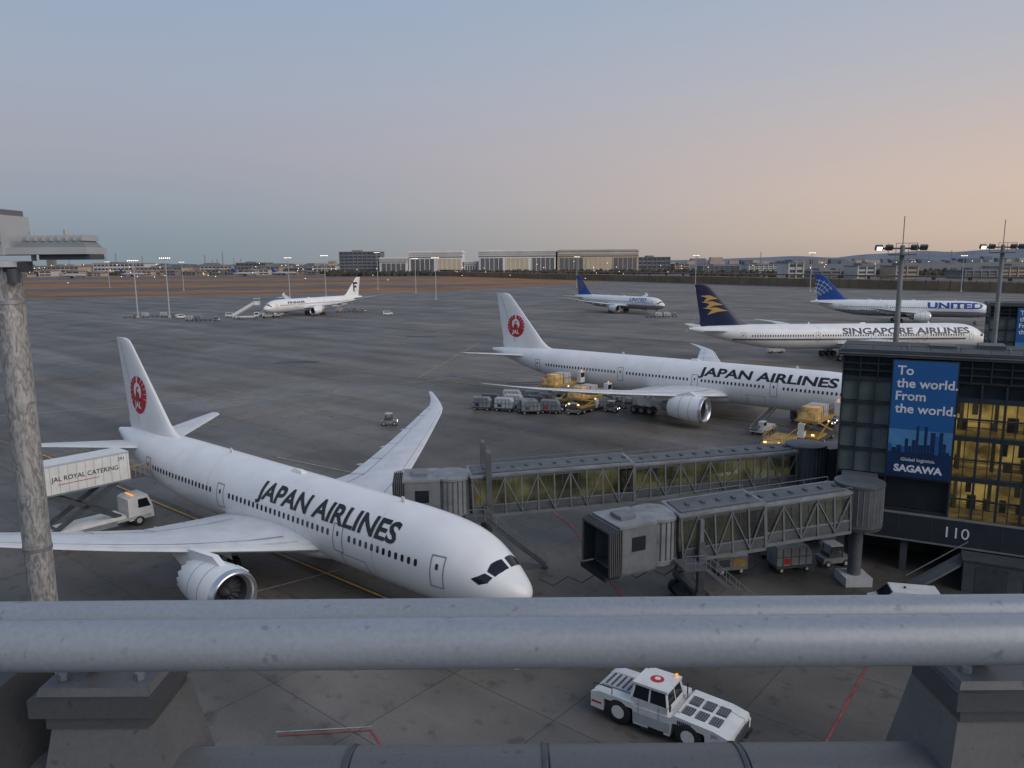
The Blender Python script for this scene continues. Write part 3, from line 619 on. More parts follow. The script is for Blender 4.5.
# ------------------------------------------------------------------ jet bridges
def jetbridge(name,p0,p1,cabang,zf=4.7,inner='bridgein',masts=False,fixed=None,zr=None):
    E=empty(name,(0,0,0)); B=MB('tunnel'); p0=Vector((*p0,0));p1=Vector((*p1,0)); d=p1-p0; Lg=d.length; an=math.atan2(d.y,d.x)
    zr=zf if zr is None else zr
    def section(x0,x1,w,h,za,zb):
        T0=B.M; B.M=Matrix.Translation(p0)@Matrix.Rotation(an,4,'Z')@Matrix.Translation((x0,0,za))@Matrix.Rotation(-math.atan2(zb-za,x1-x0),4,'Y')
        l=x1-x0
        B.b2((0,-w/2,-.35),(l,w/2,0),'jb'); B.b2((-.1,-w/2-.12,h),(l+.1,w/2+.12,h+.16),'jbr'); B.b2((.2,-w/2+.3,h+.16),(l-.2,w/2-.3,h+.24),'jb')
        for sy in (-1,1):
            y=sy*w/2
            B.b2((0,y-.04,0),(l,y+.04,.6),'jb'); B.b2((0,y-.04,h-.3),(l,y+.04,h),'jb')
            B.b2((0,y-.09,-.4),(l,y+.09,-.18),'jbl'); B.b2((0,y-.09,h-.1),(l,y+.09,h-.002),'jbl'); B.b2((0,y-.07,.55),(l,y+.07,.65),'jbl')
            B.b2((0,y-.01,.65),(l,y+.01,h-.3),'clear')
            n_=max(2,round(l/1.35)); st=l/n_
            for i in range(n_+1):
                xx=min(l-.06,max(.06,i*st)); B.b2((xx-.06,y+sy*.045-.05,-.18),(xx+.06,y+sy*.045+.05,h-.1),'jbl')
                if i<n_:
                    a_,b_=((i*st,-.1),((i+1)*st,h-.15)) if i%2 else ((i*st,h-.15),((i+1)*st,-.1))
                    B.beam((a_[0],y+sy*.11,a_[1]),(b_[0],y+sy*.11,b_[1]),.05,.08,'jbl')
                    B.b2((i*st+st/2-.025,y-.03,.65),(i*st+st/2+.025,y+.03,h-.3),'dgrey')
        B.b2((.2,.6,.05),(l-.2,.64,h-.2),inner); B.b2((.2,-w/2+.1,h-.06),(l-.2,w/2-.1,h-.02),inner)
        for i in range(int(l/1.6)): B.b2((.5+i*1.6,.5,.5),(.60+i*1.6,.58,h-.4),'dgrey')
        B.b2((.2,-.6,1.0),(l-.2,-.56,1.06),'dgrey'); B.b2((.2,.52,1.0),(l-.2,.57,1.1),'jbl')
        if inner=='bridgein':
            for i in range(int(l/2.6)): B.b2((.8+i*2.6,-.3,h-.12),(1.4+i*2.6,-.1,h-.07),'lamp')
        for i in range(int(l/1.2)): B.b2((i*1.2+.3,-.25,h+.24),(i*1.2+.5,.25,h+.34),'dgrey')
        for sy in (-1,1):
            B.beam((0,sy*(w/2+.1),h+.5),(l,sy*(w/2+.1),h+.5),.04,.04,'jbl')
            for i in range(int(l/2)+1): B.beam((min(i*2,l),sy*(w/2+.1),h+.1),(min(i*2,l),sy*(w/2+.1),h+.5),.035,.035,'jbl')
        for yy in (-.9,.9): B.cyl((.2,yy,-.5),(l-.2,yy,-.5),.07,'dgrey',n=8)
        B.b2((.5,-w/2-.02,-.75),(l-.5,-w/2+.2,-.42),'dgrey')
        B.M=T0
    m1=1.8+(Lg-3.6)*.52
    zz=lambda x: zr+(zf-zr)*x/Lg
    section(1.5,m1+1.2,2.7,2.65,zz(1.5),zz(m1+1.2)); section(m1,Lg-1.5,3.15,3.0,zz(m1)-.12,zz(Lg-1.5)-.12)
    B.obj(E)
    C=MB('rotunda'); rr=1.7
    C.rev(p0+Vector((0,0,zr-.5)),p0+Vector((0,0,zr+4)),[(0,rr-.05),(.3,rr+.06),(.32,rr),(3.3,rr),(3.32,rr+.08),(3.5,rr+.08),(3.6,rr-.4)],'jb',28)
    for i in range(28):
        th=2*math.pi*i/28; C.beam(p0+Vector((rr*math.cos(th),rr*math.sin(th),zr)),p0+Vector((rr*math.cos(th),rr*math.sin(th),zr+2.75)),.05,.05,'jbl')
    C.cyl(p0,p0+Vector((0,0,zr-.5)),.5,'jb'); C.box(p0+Vector((0,0,.35)),(2.0,2.0,.7),'lgrey')
    if fixed:
        q=Vector((*fixed,0)); dd=(q-p0); 
        C.beam(p0+Vector((0,0,zr+1.2))+dd.normalized()*1.5,q+Vector((0,0,zr+1.2)),2.6,2.9,'jb')
    C.obj(E)
    K=MB('cab'); c=p1; z0=zf-.5
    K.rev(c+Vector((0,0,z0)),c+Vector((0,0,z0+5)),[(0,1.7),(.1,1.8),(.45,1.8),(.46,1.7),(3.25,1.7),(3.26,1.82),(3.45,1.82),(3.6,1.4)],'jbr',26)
    for i in range(26):
        th=2*math.pi*i/26; K.beam(c+Vector((1.73*math.cos(th),1.73*math.sin(th),z0+.45)),c+Vector((1.73*math.cos(th),1.73*math.sin(th),z0+3.25)),.05,.05,'jb')
    K.M=Matrix.Translation(c)@Matrix.Rotation(cabang,4,'Z')
    K.b2((1.0,-1.75,z0+.1),(3.8,-1.62,z0+3.3),'jbl'); K.b2((1.0,1.62,z0+.1),(3.8,1.75,z0+3.3),'jbl'); K.b2((1.0,-1.8,z0+3.3),(4.0,1.8,z0+3.48),'jbr'); K.b2((1.0,-1.75,z0-.05),(3.9,1.75,z0+.1),'jb')
    K.b2((1.9,-1.78,z0+1.6),(3.0,-1.752,z0+2.6),'glass'); K.b2((1.9,1.752,z0+1.6),(3.0,1.78,z0+2.6),'glass'); K.b2((1.1,-1.6,z0+.15),(1.16,1.6,z0+3.2),'dgrey')
    K.b2((1.17,-.6,z0+.2),(1.2,.6,z0+2.3),'glass')
    for q in (1.3,3.3): K.b2((q,-1.79,z0+.2),(q+.08,-1.755,z0+3.2),'jb')
    for i in range(7):
        o=i*.15; a=M['canopy']; dz=.05*abs(i-3)
        K.b2((3.8+o,-1.85,z0+.1),(3.88+o,-1.62,z0+3.4-dz),a);K.b2((3.8+o,1.62,z0+.1),(3.88+o,1.85,z0+3.4-dz),a);K.b2((3.8+o,-1.62,z0+3.2-dz),(3.88+o,1.62,z0+3.4-dz),a)
    K.b2((3.88,-1.68,z0+.1),(4.75,-1.63,z0+3.2),'dark');K.b2((3.88,1.63,z0+.1),(4.75,1.68,z0+3.2),'dark');K.b2((3.88,-1.6,z0+3.1),(4.75,1.6,z0+3.15),'dark')
    K.b2((3.9,-1.6,z0-.2),(4.9,1.6,z0+.0),'dark'); K.box((2.6,0,z0+3.62),(1.2,1.4,.26),'jbl'); K.b2((4.9,-1.62,z0-.28),(5.02,1.62,z0+.05),'dark')
    K.obj(E)
    Lc=MB('lift_column'); u=(p1-p0).normalized(); lc=p1-u*2.8; Lc.M=Matrix.Translation(lc)@Matrix.Rotation(an,4,'Z'); zt=zf+2.6 if not masts else zf+5.0
    for sy in (-1,1):
        Lc.b2((-.22,sy*1.85-.2,.9),(.22,sy*1.85+.2,zf+1.2 if not masts else zt),'jb'); Lc.b2((-.14,sy*1.85-.13,zf),(.14,sy*1.85+.13,zt+.2),'jbl')
    Lc.b2((-.3,-2.1,zf-.95),(.3,2.1,zf-.55),'jb'); Lc.b2((-.35,-2.1,.9),(.35,2.1,1.35),'jb'); Lc.b2((-.6,-.6,.5),(.6,.6,1.0),'dgrey')
    for x_ in (-.55,.55):
        for y_ in (-1.1,1.1): Lc.wheel((x_,y_,.55),.55,.42,hub='grey')
    Lc.b2((-.9,-.9,.4),(.9,.9,.7),'dgrey'); Lc.beam((-.2,-1.8,1.3),(-.2,1.8,zf-.8),.08,.08,'jbl'); Lc.beam((-.2,1.8,1.3),(-.2,-1.8,zf-.8),.08,.08,'jbl')
    for k_ in range(8): Lc.b2((.24,-1.6,1.4+k_*.35),(.3,-1.2,1.43+k_*.35),'jbl')
    for k_ in range(5):
        xx=1.5+k_*2.0; Lc.beam((xx,1.4,zf-.7),(xx+1,1.4,zf-1.25),.05,.05,'dark'); Lc.beam((xx+1,1.4,zf-1.25),(xx+2,1.4,zf-.7),.05,.05,'dark')
    Lc.obj(E)
    St=MB('service_stair'); St.M=Matrix.Translation(p1-u*1.0)@Matrix.Rotation(an+math.pi,4,'Z')
    y0=-2.9; x0,xe=1.3,1.3+zf*1.15
    for yy in (y0,y0-.9):
        St.beam((x0,yy,zf),(xe,yy,0.05),.06,.22,'jb'); St.beam((x0,yy,zf+1.0),(xe,yy,1.0),.04,.04,'jbl'); St.beam((x0,yy,zf+.5),(xe,yy,.5),.03,.03,'jbl')
        for i in range(7): t=i/6; St.beam((x0+(xe-x0)*t,yy,zf*(1-t)),(x0+(xe-x0)*t,yy,zf*(1-t)+1),.035,.035,'jbl')
    for i in range(22): t=(i+.5)/22; St.box((x0+(xe-x0)*t,y0-.45,zf*(1-t)),(.26,.86,.04),'dgrey')
    St.b2((-.2,y0-.9,zf-.08),(x0,-1.7,zf),'jb'); St.beam((-.2,y0-.9,zf+1),(x0,y0-.9,zf+1),.04,.04,'jbl'); St.beam((-.2,y0-.9,zf+.5),(x0,y0-.9,zf+.5),.03,.03,'jbl')
    for xx in (-.2,.5,1.25): St.beam((xx,y0-.9,zf),(xx,y0-.9,zf+1),.035,.035,'jbl')
    St.obj(E)
M['canopy']=pmat('canopy_fabric',(.08,.08,.085),.8,var=.2)
jetbridge('jet_bridge',(26.0,54.9),(10.0,51.7),R_(205),3.85,inner='bridgedim',fixed=(28.0,59.3),zr=5.0)
jetbridge('jet_bridge',(26.0,65.5),(-5.0,60.4),R_(186),4.3,inner='bridgein',masts=True,fixed=(31,67),zr=5.3)
# ------------------------------------------------------------------ vehicles
def frame(x,y,a,s=1): return Matrix.Translation((x,y,0))@Matrix.Rotation(a,4,'Z')@Matrix.Scale(s,4)
def tug():
    B=MB('aircraft_tow_tractor')
    prof=[(-3.35,.5),(-3.35,1.25),(-2.9,1.42),(-1.0,1.42),(-1.0,1.30),(.9,1.34),(1.1,1.52),(3.0,1.42),(3.75,1.25),(3.85,.95),(3.85,.45),(2.65,.38),(2.6,1.05),(1.0,1.05),(.9,.38),(-1.0,.38),(-1.05,1.08),(-2.6,1.08),(-2.65,.45)]
    for y0,y1 in ((-1.35,-.75),(.75,1.35)): B.prism(prof,y0,y1,'vwhite')
    B.prism([(-3.35,.45),(-3.35,1.22),(-1.0,1.30),(.9,1.3),(1.1,1.48),(3.0,1.38),(3.75,1.2),(3.85,.45)],-.75,.75,'vwhite')
    B.b2((-2.6,-.74,.3),(2.6,.74,.44),'dgrey')
    for x_ in (-1.82,1.8):
        for y_ in (-1.14,1.14): B.wheel((x_,y_,.68),.68,.48,hub='vwhite')
        B.cyl((x_,-1,.66),(x_,1,.66),.12,'dgrey')
    def cab(x0,x1,y0,y1):
        z0,z1,z2,z3=1.32,1.72,2.38,2.5; i=.14
        B.b2((x0,y0,z0),(x1,y1,z1),'vwhite')
        vs=[(x0,y0,z1),(x1,y0,z1),(x1,y1,z1),(x0,y1,z1),(x0+i,y0+i,z2),(x1-i,y0+i,z2),(x1-i,y1-i,z2),(x0+i,y1-i,z2)]
        B.add(vs,[(0,1,5,4),(1,2,6,5),(2,3,7,6),(3,0,4,7)],'glass')
        for a,b in ((0,4),(1,5),(2,6),(3,7)): B.beam(vs[a],vs[b],.1,.1,'vwhite')
        mx=lambda p,q:tuple((p[k]+q[k])/2 for k in range(3))
        B.beam(mx(vs[0],vs[1]),mx(vs[4],vs[5]),.08,.06,'vwhite'); B.beam(mx(vs[1],vs[2]),mx(vs[5],vs[6]),.05,.05,'vwhite')
        B.b2((x0+.05,y0+.05,z2),(x1-.05,y1-.05,z3),'vwhite')
    cab(-1.15,.75,-1.3,.55)
    zc=2.502
    vs,fs=disc(-.2,-.4,.34,24); B.add([(a,b,zc+.004) for a,b in vs],fs,'red'); vs,fs=disc(-.2,-.34,.15,20); B.add([(a,b,zc+.009) for a,b in vs],fs,'vwhite')
    B.cyl((.5,.3,2.5),(.5,.3,2.66),.07,'orange'); B.cyl((-1,.3,2.5),(-1,.3,2.62),.06,'dgrey')
    for i in range(3):
        for j in range(2):
            B.box((1.5+i*.68,-.55+j*1.0,1.49-.035*i),(.5,.72,.05),'dgrey',ry=.05)
            for q in range(4): B.box((1.32+i*.68+q*.12,-.55+j*1.0,1.52-.035*i),(.03,.68,.02),'grey',ry=.05)
    for i in range(7): B.box((1.30+i*.1,-1.37,1.25),(.05,.03,.22),'dgrey')
    B.b2((1.15,-1.0,1.5),(1.25,1.0,1.62),'vwhite'); B.b2((3.86,-1.0,.6),(3.9,1.0,1.05),'dgrey')
    for y_ in (-1.15,1.15): B.cyl((3.86,y_,1.02),(3.9,y_,1.02),.1,'signwhite',n=12); B.b2((-3.39,y_-.12,.95),(-3.36,y_+.12,1.1),'red')
    B.b2((3.86,-1.3,.42),(3.98,1.3,.58),'black'); B.b2((-3.5,-1.2,.45),(-3.36,1.2,.6),'black'); B.box((-3.55,0,.65),(.35,.3,.22),'dgrey'); B.box((4.1,0,.55),(.35,.3,.2),'dgrey')
    B.b2((-3.1,-.65,1.3),(-1.5,.65,1.46),'lgrey')
    for i in range(5): B.b2((-2.95+i*.3,-.55,1.46),(-2.85+i*.3,.55,1.49),'dgrey')
    B.b2((-1.02,-1.36,.5),(.88,-1.352,1.0),'lgrey'); B.b2((-.2,-1.37,.35),(.6,-1.36,.5),'black'); B.b2((-.6,-1.45,.3),(.3,-1.36,.36),'black')
    B.b2((-.75,-1.362,1.02),(-.73,-1.352,1.68),'dgrey'); B.b2((.3,-1.362,1.02),(.32,-1.352,1.68),'dgrey')
    for x_ in (-1.82,1.8): B.b2((x_-.75,-1.37,1.06),(x_+.75,-1.30,1.11),'black')
    B.text('JAL',(2.9,-1.365,1.12),(1,0,0),(0,0,1),.16,'red'); B.b2((-3.3,-1.362,.75),(-2.75,-1.353,.85),'red')
    for x_ in (-3.2,-2.2): B.beam((x_,-1.28,1.4),(x_,-1.28,1.75),.035,.035,'black')
    B.beam((-3.2,-1.28,1.75),(-2.2,-1.28,1.75),.035,.035,'black'); B.beam((.8,-1.35,1.8),(1.0,-1.55,1.9),.03,.03,'black'); B.box((1.0,-1.58,1.95),(.05,.14,.28),'black')
    B.beam((.9,.75,1.4),(.9,.75,2.1),.05,.05,'black'); B.b2((-1.1,.6,1.3),(.9,1.3,1.55),'vwhite'); B.b2((-.7,.7,1.55),(.2,1.2,1.62),'dgrey')
    B.obj(world=frame(7.95,37.1,R_(-35.5),1.08))
tug()
def catering(x,y,a,zb,txt=True):
    B=MB('catering_truck'); c=1.5
    B.b2((-4.2,-1.2,.75),(3.0+c,1.2,1.0),'lgrey')
    for x_ in (-3.2,-2.1,1.9+c):
        for y_ in (-1.05,1.05): B.wheel((x_,y_,.5),.5,.32)
    B.prism([(1.0+c,.6),(1.0+c,2.65),(1.3+c,2.85),(2.85+c,2.85),(3.25+c,1.75),(3.35+c,.6)],-1.15,1.15,'vwhite')
    B.add([(2.87+c,-1.0,2.75),(3.26+c,-1.0,1.78),(3.26+c,1.0,1.78),(2.87+c,1.0,2.75)],[(0,1,2,3)],'glass',Matrix.Translation((.02,0,.01)))
    for sy in (-1,1): B.prism([(1.9+c,1.7),(1.9+c,2.55),(2.75+c,2.55),(3.05+c,1.7)],sy*1.155-.004,sy*1.155+.004,'glass')
    B.b2((3.36+c,-1.1,.6),(3.42+c,1.1,.95),'dgrey'); B.b2((1.6+c,-.8,2.86),(1.7+c,.8,2.96),'orange')
    for sy in (-1.05,1.05):
        B.beam((-3.9,sy,1.25),(1.8,sy,zb-.1),.18,.42,'dgrey'); B.beam((-3.9,sy,zb-.1),(1.8,sy,1.25),.18,.42,'dgrey')
    for xx in (-3.6,-1.05,1.5): B.beam((xx,-1,2.95 if xx==-1.05 else 1.5),(xx,1,2.95 if xx==-1.05 else 1.5),.16,.16,'dgrey'); 
    B.b2((-4.3,-1.22,1.0),(2.2,1.22,1.3),'vwhite'); B.b2((-1.6,-1.24,.5),(1.4,-1.0,.98),'grey')
    B.b2((-4.6,-1.25,zb),(2.9,1.25,zb+2.6),'vwhite'); B.b2((-4.65,-1.28,zb-.16),(2.95,1.28,zb),'grey')
    for i in range(11): B.b2((-4.5+i*.72,-1.27,zb+.05),(-4.46+i*.72,-1.255,zb+2.55),'lgrey')
    B.b2((-4.6,-1.275,zb+2.45),(2.9,-1.26,zb+2.6),'lgrey')
    B.b2((2.9,-1.2,zb-.1),(4.3,1.2,zb+.02),'dgrey')
    for sy in (-1.2,1.2):
        B.beam((2.9,sy,zb+1.1),(4.3,sy,zb+1.1),.05,.05,'yellow')
        for i in range(4): B.beam((2.95+i*.44,sy,zb),(2.95+i*.44,sy,zb+1.1),.04,.04,'yellow')
    B.b2((2.9,-.9,zb+.1),(2.92,.9,zb+2.2),'ambl')
    if txt:
        B.text('JAL ROYAL CATERING',(-.9,-1.29,zb+1.1),(1,0,0),(0,0,1),.42,'textblk',center=True,width=5.6)
        B.b2((-3.2,-1.285,zb+.75),(.2,-1.28,zb+.8),'red'); B.text('291',(1.9,-1.29,zb+1.9),(1,0,0),(0,0,1),.3,'textblk')
    B.obj(world=frame(x,y,a))
a=-.699; st=Vector((math.sin(a),-math.cos(a)))
p=Vector(P_(.98,43.93,a,45.0,7.7)); catering(p.x,p.y,math.atan2(-st.y,-st.x),4.75)
def loader(x,y,a,zp=4.2,full=True):
    B=MB('cargo_loader')
    B.b2((-4,-1.6,.5),(4,1.6,1.0),'dgrey'); B.b2((-3.9,-1.5,1.0),(0,1.5,1.25),'yellow')
    for x_ in (-3,-1,2.6):
        for y_ in (-1.4,1.4): B.wheel((x_,y_,.42),.42,.3)
    for sy in (-1.35,1.35):
        B.beam((-3,sy,1.2),(2.6,sy,zp-.3),.14,.18,'yellow'); B.beam((-3,sy,zp-.3),(2.6,sy,1.2),.14,.18,'yellow'); B.beam((-3.6,sy,zp+1.0),(3.4,sy,zp+1.0),.06,.06,'yellow')
        for i in range(6): B.beam((-3.6+i*1.4,sy,zp),(-3.6+i*1.4,sy,zp+1),.05,.05,'yellow')
    B.b2((-3.8,-1.5,zp-.3),(3.6,1.5,zp),'yellow'); B.b2((2.6,-2.3,zp-.2),(3.9,-1.5,zp+1.7),'vwhite'); B.b2((2.7,-2.32,zp+.7),(3.8,-2.305,zp+1.5),'glass')
    if full:
        B.b2((-2.9,-1.1,zp),(-.9,1.1,zp+1.6),'ambl'); B.b2((-.5,-1.1,zp),(1.4,1.1,zp+1.6),'lgrey')
        for q in (-2.3,-1.6,0,.8): B.b2((q,-1.12,zp),(q+.05,-1.102,zp+1.6),'dgrey')
    B.cyl((3.9,-1.6,zp+1.7),(3.9,-1.6,zp+1.9),.1,'orange')
    B.box((-3.88,-.9,1.55),(.05,.4,.25),'amber'); B.box((-3.88,.9,1.55),(.05,.4,.25),'amber'); B.box((0,-1.62,zp-.5),(.35,.08,.2),'amber'); B.box((-3.86,0,zp+.6),(.06,2.2,.9),'ambl')
    B.obj(world=frame(x,y,a))
h=-.695
p=P_(53.12,100.42,h,52,7.6); loader(p[0],p[1],h+math.pi/2,4.0)
p=P_(53.12,100.42,h,46,8.4); loader(p[0],p[1],h+math.pi/2,2.6)
p=P_(53.12,100.42,h,9.4,7.2); loader(p[0],p[1],h+math.pi/2,3.4)
p=P_(53.12,100.42,h,11.5,14.5); loader(p[0],p[1],h+math.pi/2+.1,1.3,False)
def belt(x,y,a):
    B=MB('belt_loader'); B.b2((-2.5,-.9,.4),(2.5,.9,.9),'vwhite'); B.beam((-3.5,0,.9),(3.6,0,2.9),.9,.18,'dgrey'); B.b2((-2.2,-.95,.9),(-1.0,-.2,1.9),'vwhite'); B.b2((-2.1,-.965,1.3),(-1.1,-.952,1.8),'glass')
    for x_ in (-1.7,1.7):
        for y_ in (-.8,.8): B.wheel((x_,y_,.35),.35,.24)
    B.beam((-3.5,-.5,1.3),(3.6,-.5,3.3),.04,.04,'yellow'); B.beam((-3.5,.5,1.3),(3.6,.5,3.3),.04,.04,'yellow'); B.obj(world=frame(x,y,a))
p=P_(53.12,100.42,h,58,6.5); belt(p[0],p[1],h+math.pi/2); p=P_(53.12,100.42,h,17,6.5); belt(p[0],p[1],h+math.pi/2)
def dolly(x,y,a,n,kind=0):
    B=MB('baggage_dolly_train' if n else 'baggage_tractor')
    for i in range(n):
        x0=i*3.9
        B.b2((x0-1.6,-.9,.45),(x0+1.6,.9,.58),'dgrey'); B.beam((x0+1.6,0,.45),(x0+2.3,0,.4),.08,.08,'dgrey')
        for x_ in (-1.1,1.1):
            for y_ in (-.75,.75): B.wheel((x0+x_,y_,.25),.25,.14)
        r=random.random()
        if r<.8 if kind else r<.6:
            m=random.choice(['lgrey','steel','grey','jbr','jb'])
            B.prism([(x0-1.5,.6),(x0-1.5,2.15),(x0+1.1,2.15),(x0+1.5,1.6),(x0+1.5,.6)],-.78,.78,m)
            for q in (-1.0,-.3,.4,1.0): B.b2((x0+q-.03,-.81,.62),(x0+q+.03,-.785,2.0),'dgrey')
            B.b2((x0-1.5,-.815,1.3),(x0+1.4,-.79,1.36),'dgrey'); B.b2((x0-.9,-.80,.75),(x0-.4,-.786,1.2),random.choice(['navy','red','dgrey','ambl']))
    x0=n*3.9
    B.b2((x0-1.2,-.6,.35),(x0+1.2,.6,.8),'grey'); B.b2((x0-.7,-.6,.8),(x0+.3,.6,1.15),'dgrey'); B.b2((x0-.6,-.6,1.75),(x0+.5,.6,1.83),'lgrey')
    for q in ((-.55,-.55),(-.55,.55),(.45,-.55),(.45,.55)): B.beam((x0+q[0],q[1],.8),(x0+q[0]*.9,q[1],1.75),.06,.06,'black')
    for x_ in (-.8,.8):
        for y_ in (-.55,.55): B.wheel((x0+x_,y_,.3),.3,.2)
    B.box((x0+1.22,-.4,.65),(.04,.15,.12),'lamp'); B.box((x0+1.22,.4,.65),(.04,.15,.12),'lamp')
    B.obj(world=frame(x,y,a))
for q in ((-5,124.5,-.28,4,1),(-3.5,127.5,-.25,3,1),(8,131.5,-.35,2,1),(11,122.5,.5,2,1),(3,121,.1,1,1),(6,127.5,-.5,3,1),(16,126,-.4,1,1),(0,131,-.2,2,1),
    (44,113,-.9,1,0),(-18.7,113,.1,0,0),(95,168,.1,4,0),(-178,352,.3,5,0),(-140,330,0,3,1),(125,176,0,3,1),(60,330,.2,3,0),(-86,380,0,3,1),(22,57.5,.2,1,0),(18,63,.1,2,1),(48,112,-.9,0,0)): dolly(*q)
def stairs_truck(x,y,a):
    B=MB('passenger_stairs'); 
    B.b2((-4,-1.1,.6),(3,1.1,1.0),'vwhite'); B.b2((2.4,-1.1,1),(4,1.1,2.3),'vwhite'); B.b2((2.6,-1.12,1.5),(3.8,1.12,2.1),'glass')
    for x_ in (-3,2.6):
        for y_ in (-1,1): B.wheel((x_,y_,.45),.45,.3)
    B.beam((-5,0,.6),(2.6,0,5.0),1.6,.3,'lgrey'); B.b2((2.4,-1.2,4.8),(4.6,1.2,5.0),'lgrey')
    for sy in (-.95,.95): B.beam((-5,sy,1.3),(2.6,sy,5.7),.08,.9,'vwhite'); B.b2((2.5,sy-.04,5.0),(4.6,sy+.04,6.2),'vwhite')
    B.b2((2.4,-1.2,7.1),(4.8,1.2,7.2),'vwhite')
    for q in ((2.5,-1.1),(2.5,1.1),(4.5,-1.1),(4.5,1.1)): B.beam((q[0],q[1],5),(q[0],q[1],7.1),.08,.08,'lgrey')
    for i in range(18): t=i/18; B.box((-5+7.6*t,0,.85+4.4*t),(.3,1.6,.05),'dgrey')
    B.obj(world=frame(x,y,a,1.25))
stairs_truck(-118,339.5,.25); stairs_truck(-109,347,.9)
def van(x,y,a,name='service_van'):
    B=MB(name)
    B.prism([(-2.2,.4),(-2.25,1.7),(-2.1,1.95),(.9,1.95),(1.6,1.2),(2.2,1.0),(2.3,.4)],-.85,.85,'vwhite')
    for sy in (-1,1): B.prism([(-1.9,1.25),(-1.9,1.75),(.85,1.75),(1.3,1.25)],sy*.855-.004,sy*.855+.004,'glass')
    B.add([(.95,-.75,1.9),(1.6,-.75,1.25),(1.6,.75,1.25),(.95,.75,1.9)],[(0,1,2,3)],'glass',Matrix.Translation((.02,0,.02)))
    for x_ in (-1.4,1.4):
        for y_ in (-.78,.78): B.wheel((x_,y_,.33),.33,.2)
    B.cyl((0,0,1.95),(0,0,2.08),.08,'dgrey'); B.box((2.3,-.6,.7),(.05,.2,.12),'signwhite'); B.box((2.3,.6,.7),(.05,.2,.12),'signwhite')
    B.obj(world=frame(x,y,a))
for q in ((27.0,49.4,2.9),(70,200,.1),(80,238,.2),(108,205,.4),(150,250,0),(-150,345,1),(-130,352,.2),(-58,357,.2),(230,300,.5),(200,330,.3)): van(*q)
def gpu(x,y,a):
    B=MB('ground_power_unit'); B.b2((-1.3,-.7,.4),(1.3,.7,1.5),'grey'); B.b2((-1.1,-.72,.7),(-.2,-.7,1.3),'dgrey'); B.b2((.1,-.72,.7),(1.1,-.7,1.3),'yellow'); B.b2((-1.3,-.7,1.5),(1.3,.7,1.56),'lgrey'); B.beam((1.3,0,.4),(2.2,0,.3),.08,.08,'dgrey')
    for x_ in (-.8,.8):
        for y_ in (-.6,.6): B.wheel((x_,y_,.28),.28,.18)
    B.cyl((-1.0,.4,1.56),(-1.0,.4,1.9),.05,'dgrey'); B.obj(world=frame(x,y,a))
for q in ((17,57,.2),(21.5,60.5,1.3),(15,64,.4),(50,104,.3)): gpu(*q)
# ------------------------------------------------------------------ light masts
def mast(name,x,y,h,r=.3,arm=2.2,heads=6,lit=True,base=0):
    B=MB(name); B.cyl((0,0,base),(0,0,h),r,'lgrey',r2=r*.5,n=10); B.b2((-arm,-.25,h-.3),(arm,.25,h-.1),'grey')
    for i in range(heads):
        xx=-arm+(2*arm)*i/(heads-1); B.box((xx,-.35,h+.15),(arm*.3,.35,.45),'grey',rx=.5); 
        if lit: B.box((xx,-.56,h+.06),(arm*.2,.04,.28),'lamp',rx=.5)
    B.box((0,0,base+.6),(r*3,r*3,1.2),'lgrey'); B.obj(world=frame(x,y,0))
for x,y,h in ((-172,350,26),(-156.5,348,27),(-157,541,28),(-123.4,508,29),(-119.6,686,33),(-49,496,27),(151.7,630,28),(225,575,29),(-75,600,27),(60,700,28),(-300,700,26),(-420,800,27),(-520,760,27),(330,560,26)):
    mast('apron_light_mast',x,y,h,r=.34)
def bigmast(x,y,h):
    B=MB('floodlight_mast'); B.cyl((0,0,0),(0,0,h),.34,'grey',r2=.2,n=14); B.cyl((0,0,h),(0,0,h+2.6),.04,'grey',n=6)
    B.b2((-.9,-.9,h-.9),(.9,.9,h-.8),'dgrey'); B.b2((-2.3,-.1,h-.35),(2.0,.1,h-.2),'dgrey')
    for xx,l in ((-2.2,1),(-1.3,0),(.9,0),(1.7,0)):
        B.box((xx,-.35,h-.2),(.6,.28,.45),'dgrey',rx=.6); 
        if l: B.box((xx,-.56,h-.3),(.4,.05,.3),'lamp',rx=.6)
    for sx in (-.9,.9):
        for sy in (-.9,.9): B.beam((sx,sy,h-.8),(sx,sy,h+.2),.04,.04,'grey')
    B.b2((-.95,-.95,h+.15),(.95,-.9,h+.2),'grey'); B.b2((-.35,-.5,h*.55),(.35,-.3,h*.55+.9),'grey'); B.obj(world=frame(x,y,-.1))
bigmast(35.6,70,25.6); bigmast(52.4,82,25.8)
# ------------------------------------------------------------------ distant things
M['barrier']=pmat('blast_fence_panels',(.20,.135,.08),.7,var=.3,scale=.05)
M['hang']=pmat('hangar_cladding',(.78,.75,.72),.6,var=.08,scale=.02)
M['hangd']=pmat('hangar_door_dark',(.13,.13,.14),.6,var=.2,scale=.03)
M['hangy']=pmat('hangar_tan',(.55,.45,.32),.6,var=.1,scale=.02)
M['bl1']=pmat('distant_building_grey',(.19,.20,.22),.7,var=.2,scale=.02)
M['bl2']=pmat('distant_building_tan',(.44,.35,.28),.7,var=.2,scale=.02)
M['bl3']=pmat('distant_building_white',(.54,.52,.50),.7,var=.2,scale=.02)
M['bwin']=pmat('distant_windows',(.06,.065,.075),.3,var=.3,scale=.05)
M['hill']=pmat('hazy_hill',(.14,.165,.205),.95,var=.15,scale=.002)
M['treed']=pmat('distant_foliage',(.055,.048,.036),.95,var=.4,scale=.05)
M['farlamp']=pmat('far_lamp',(.9,.8,.6),.5,emit=(1,.75,.45),es=4)
B=MB('blast_fence'); a0=Vector((470,337,0)); a1=Vector((-154,1412,0)); d=a1-a0; n=130
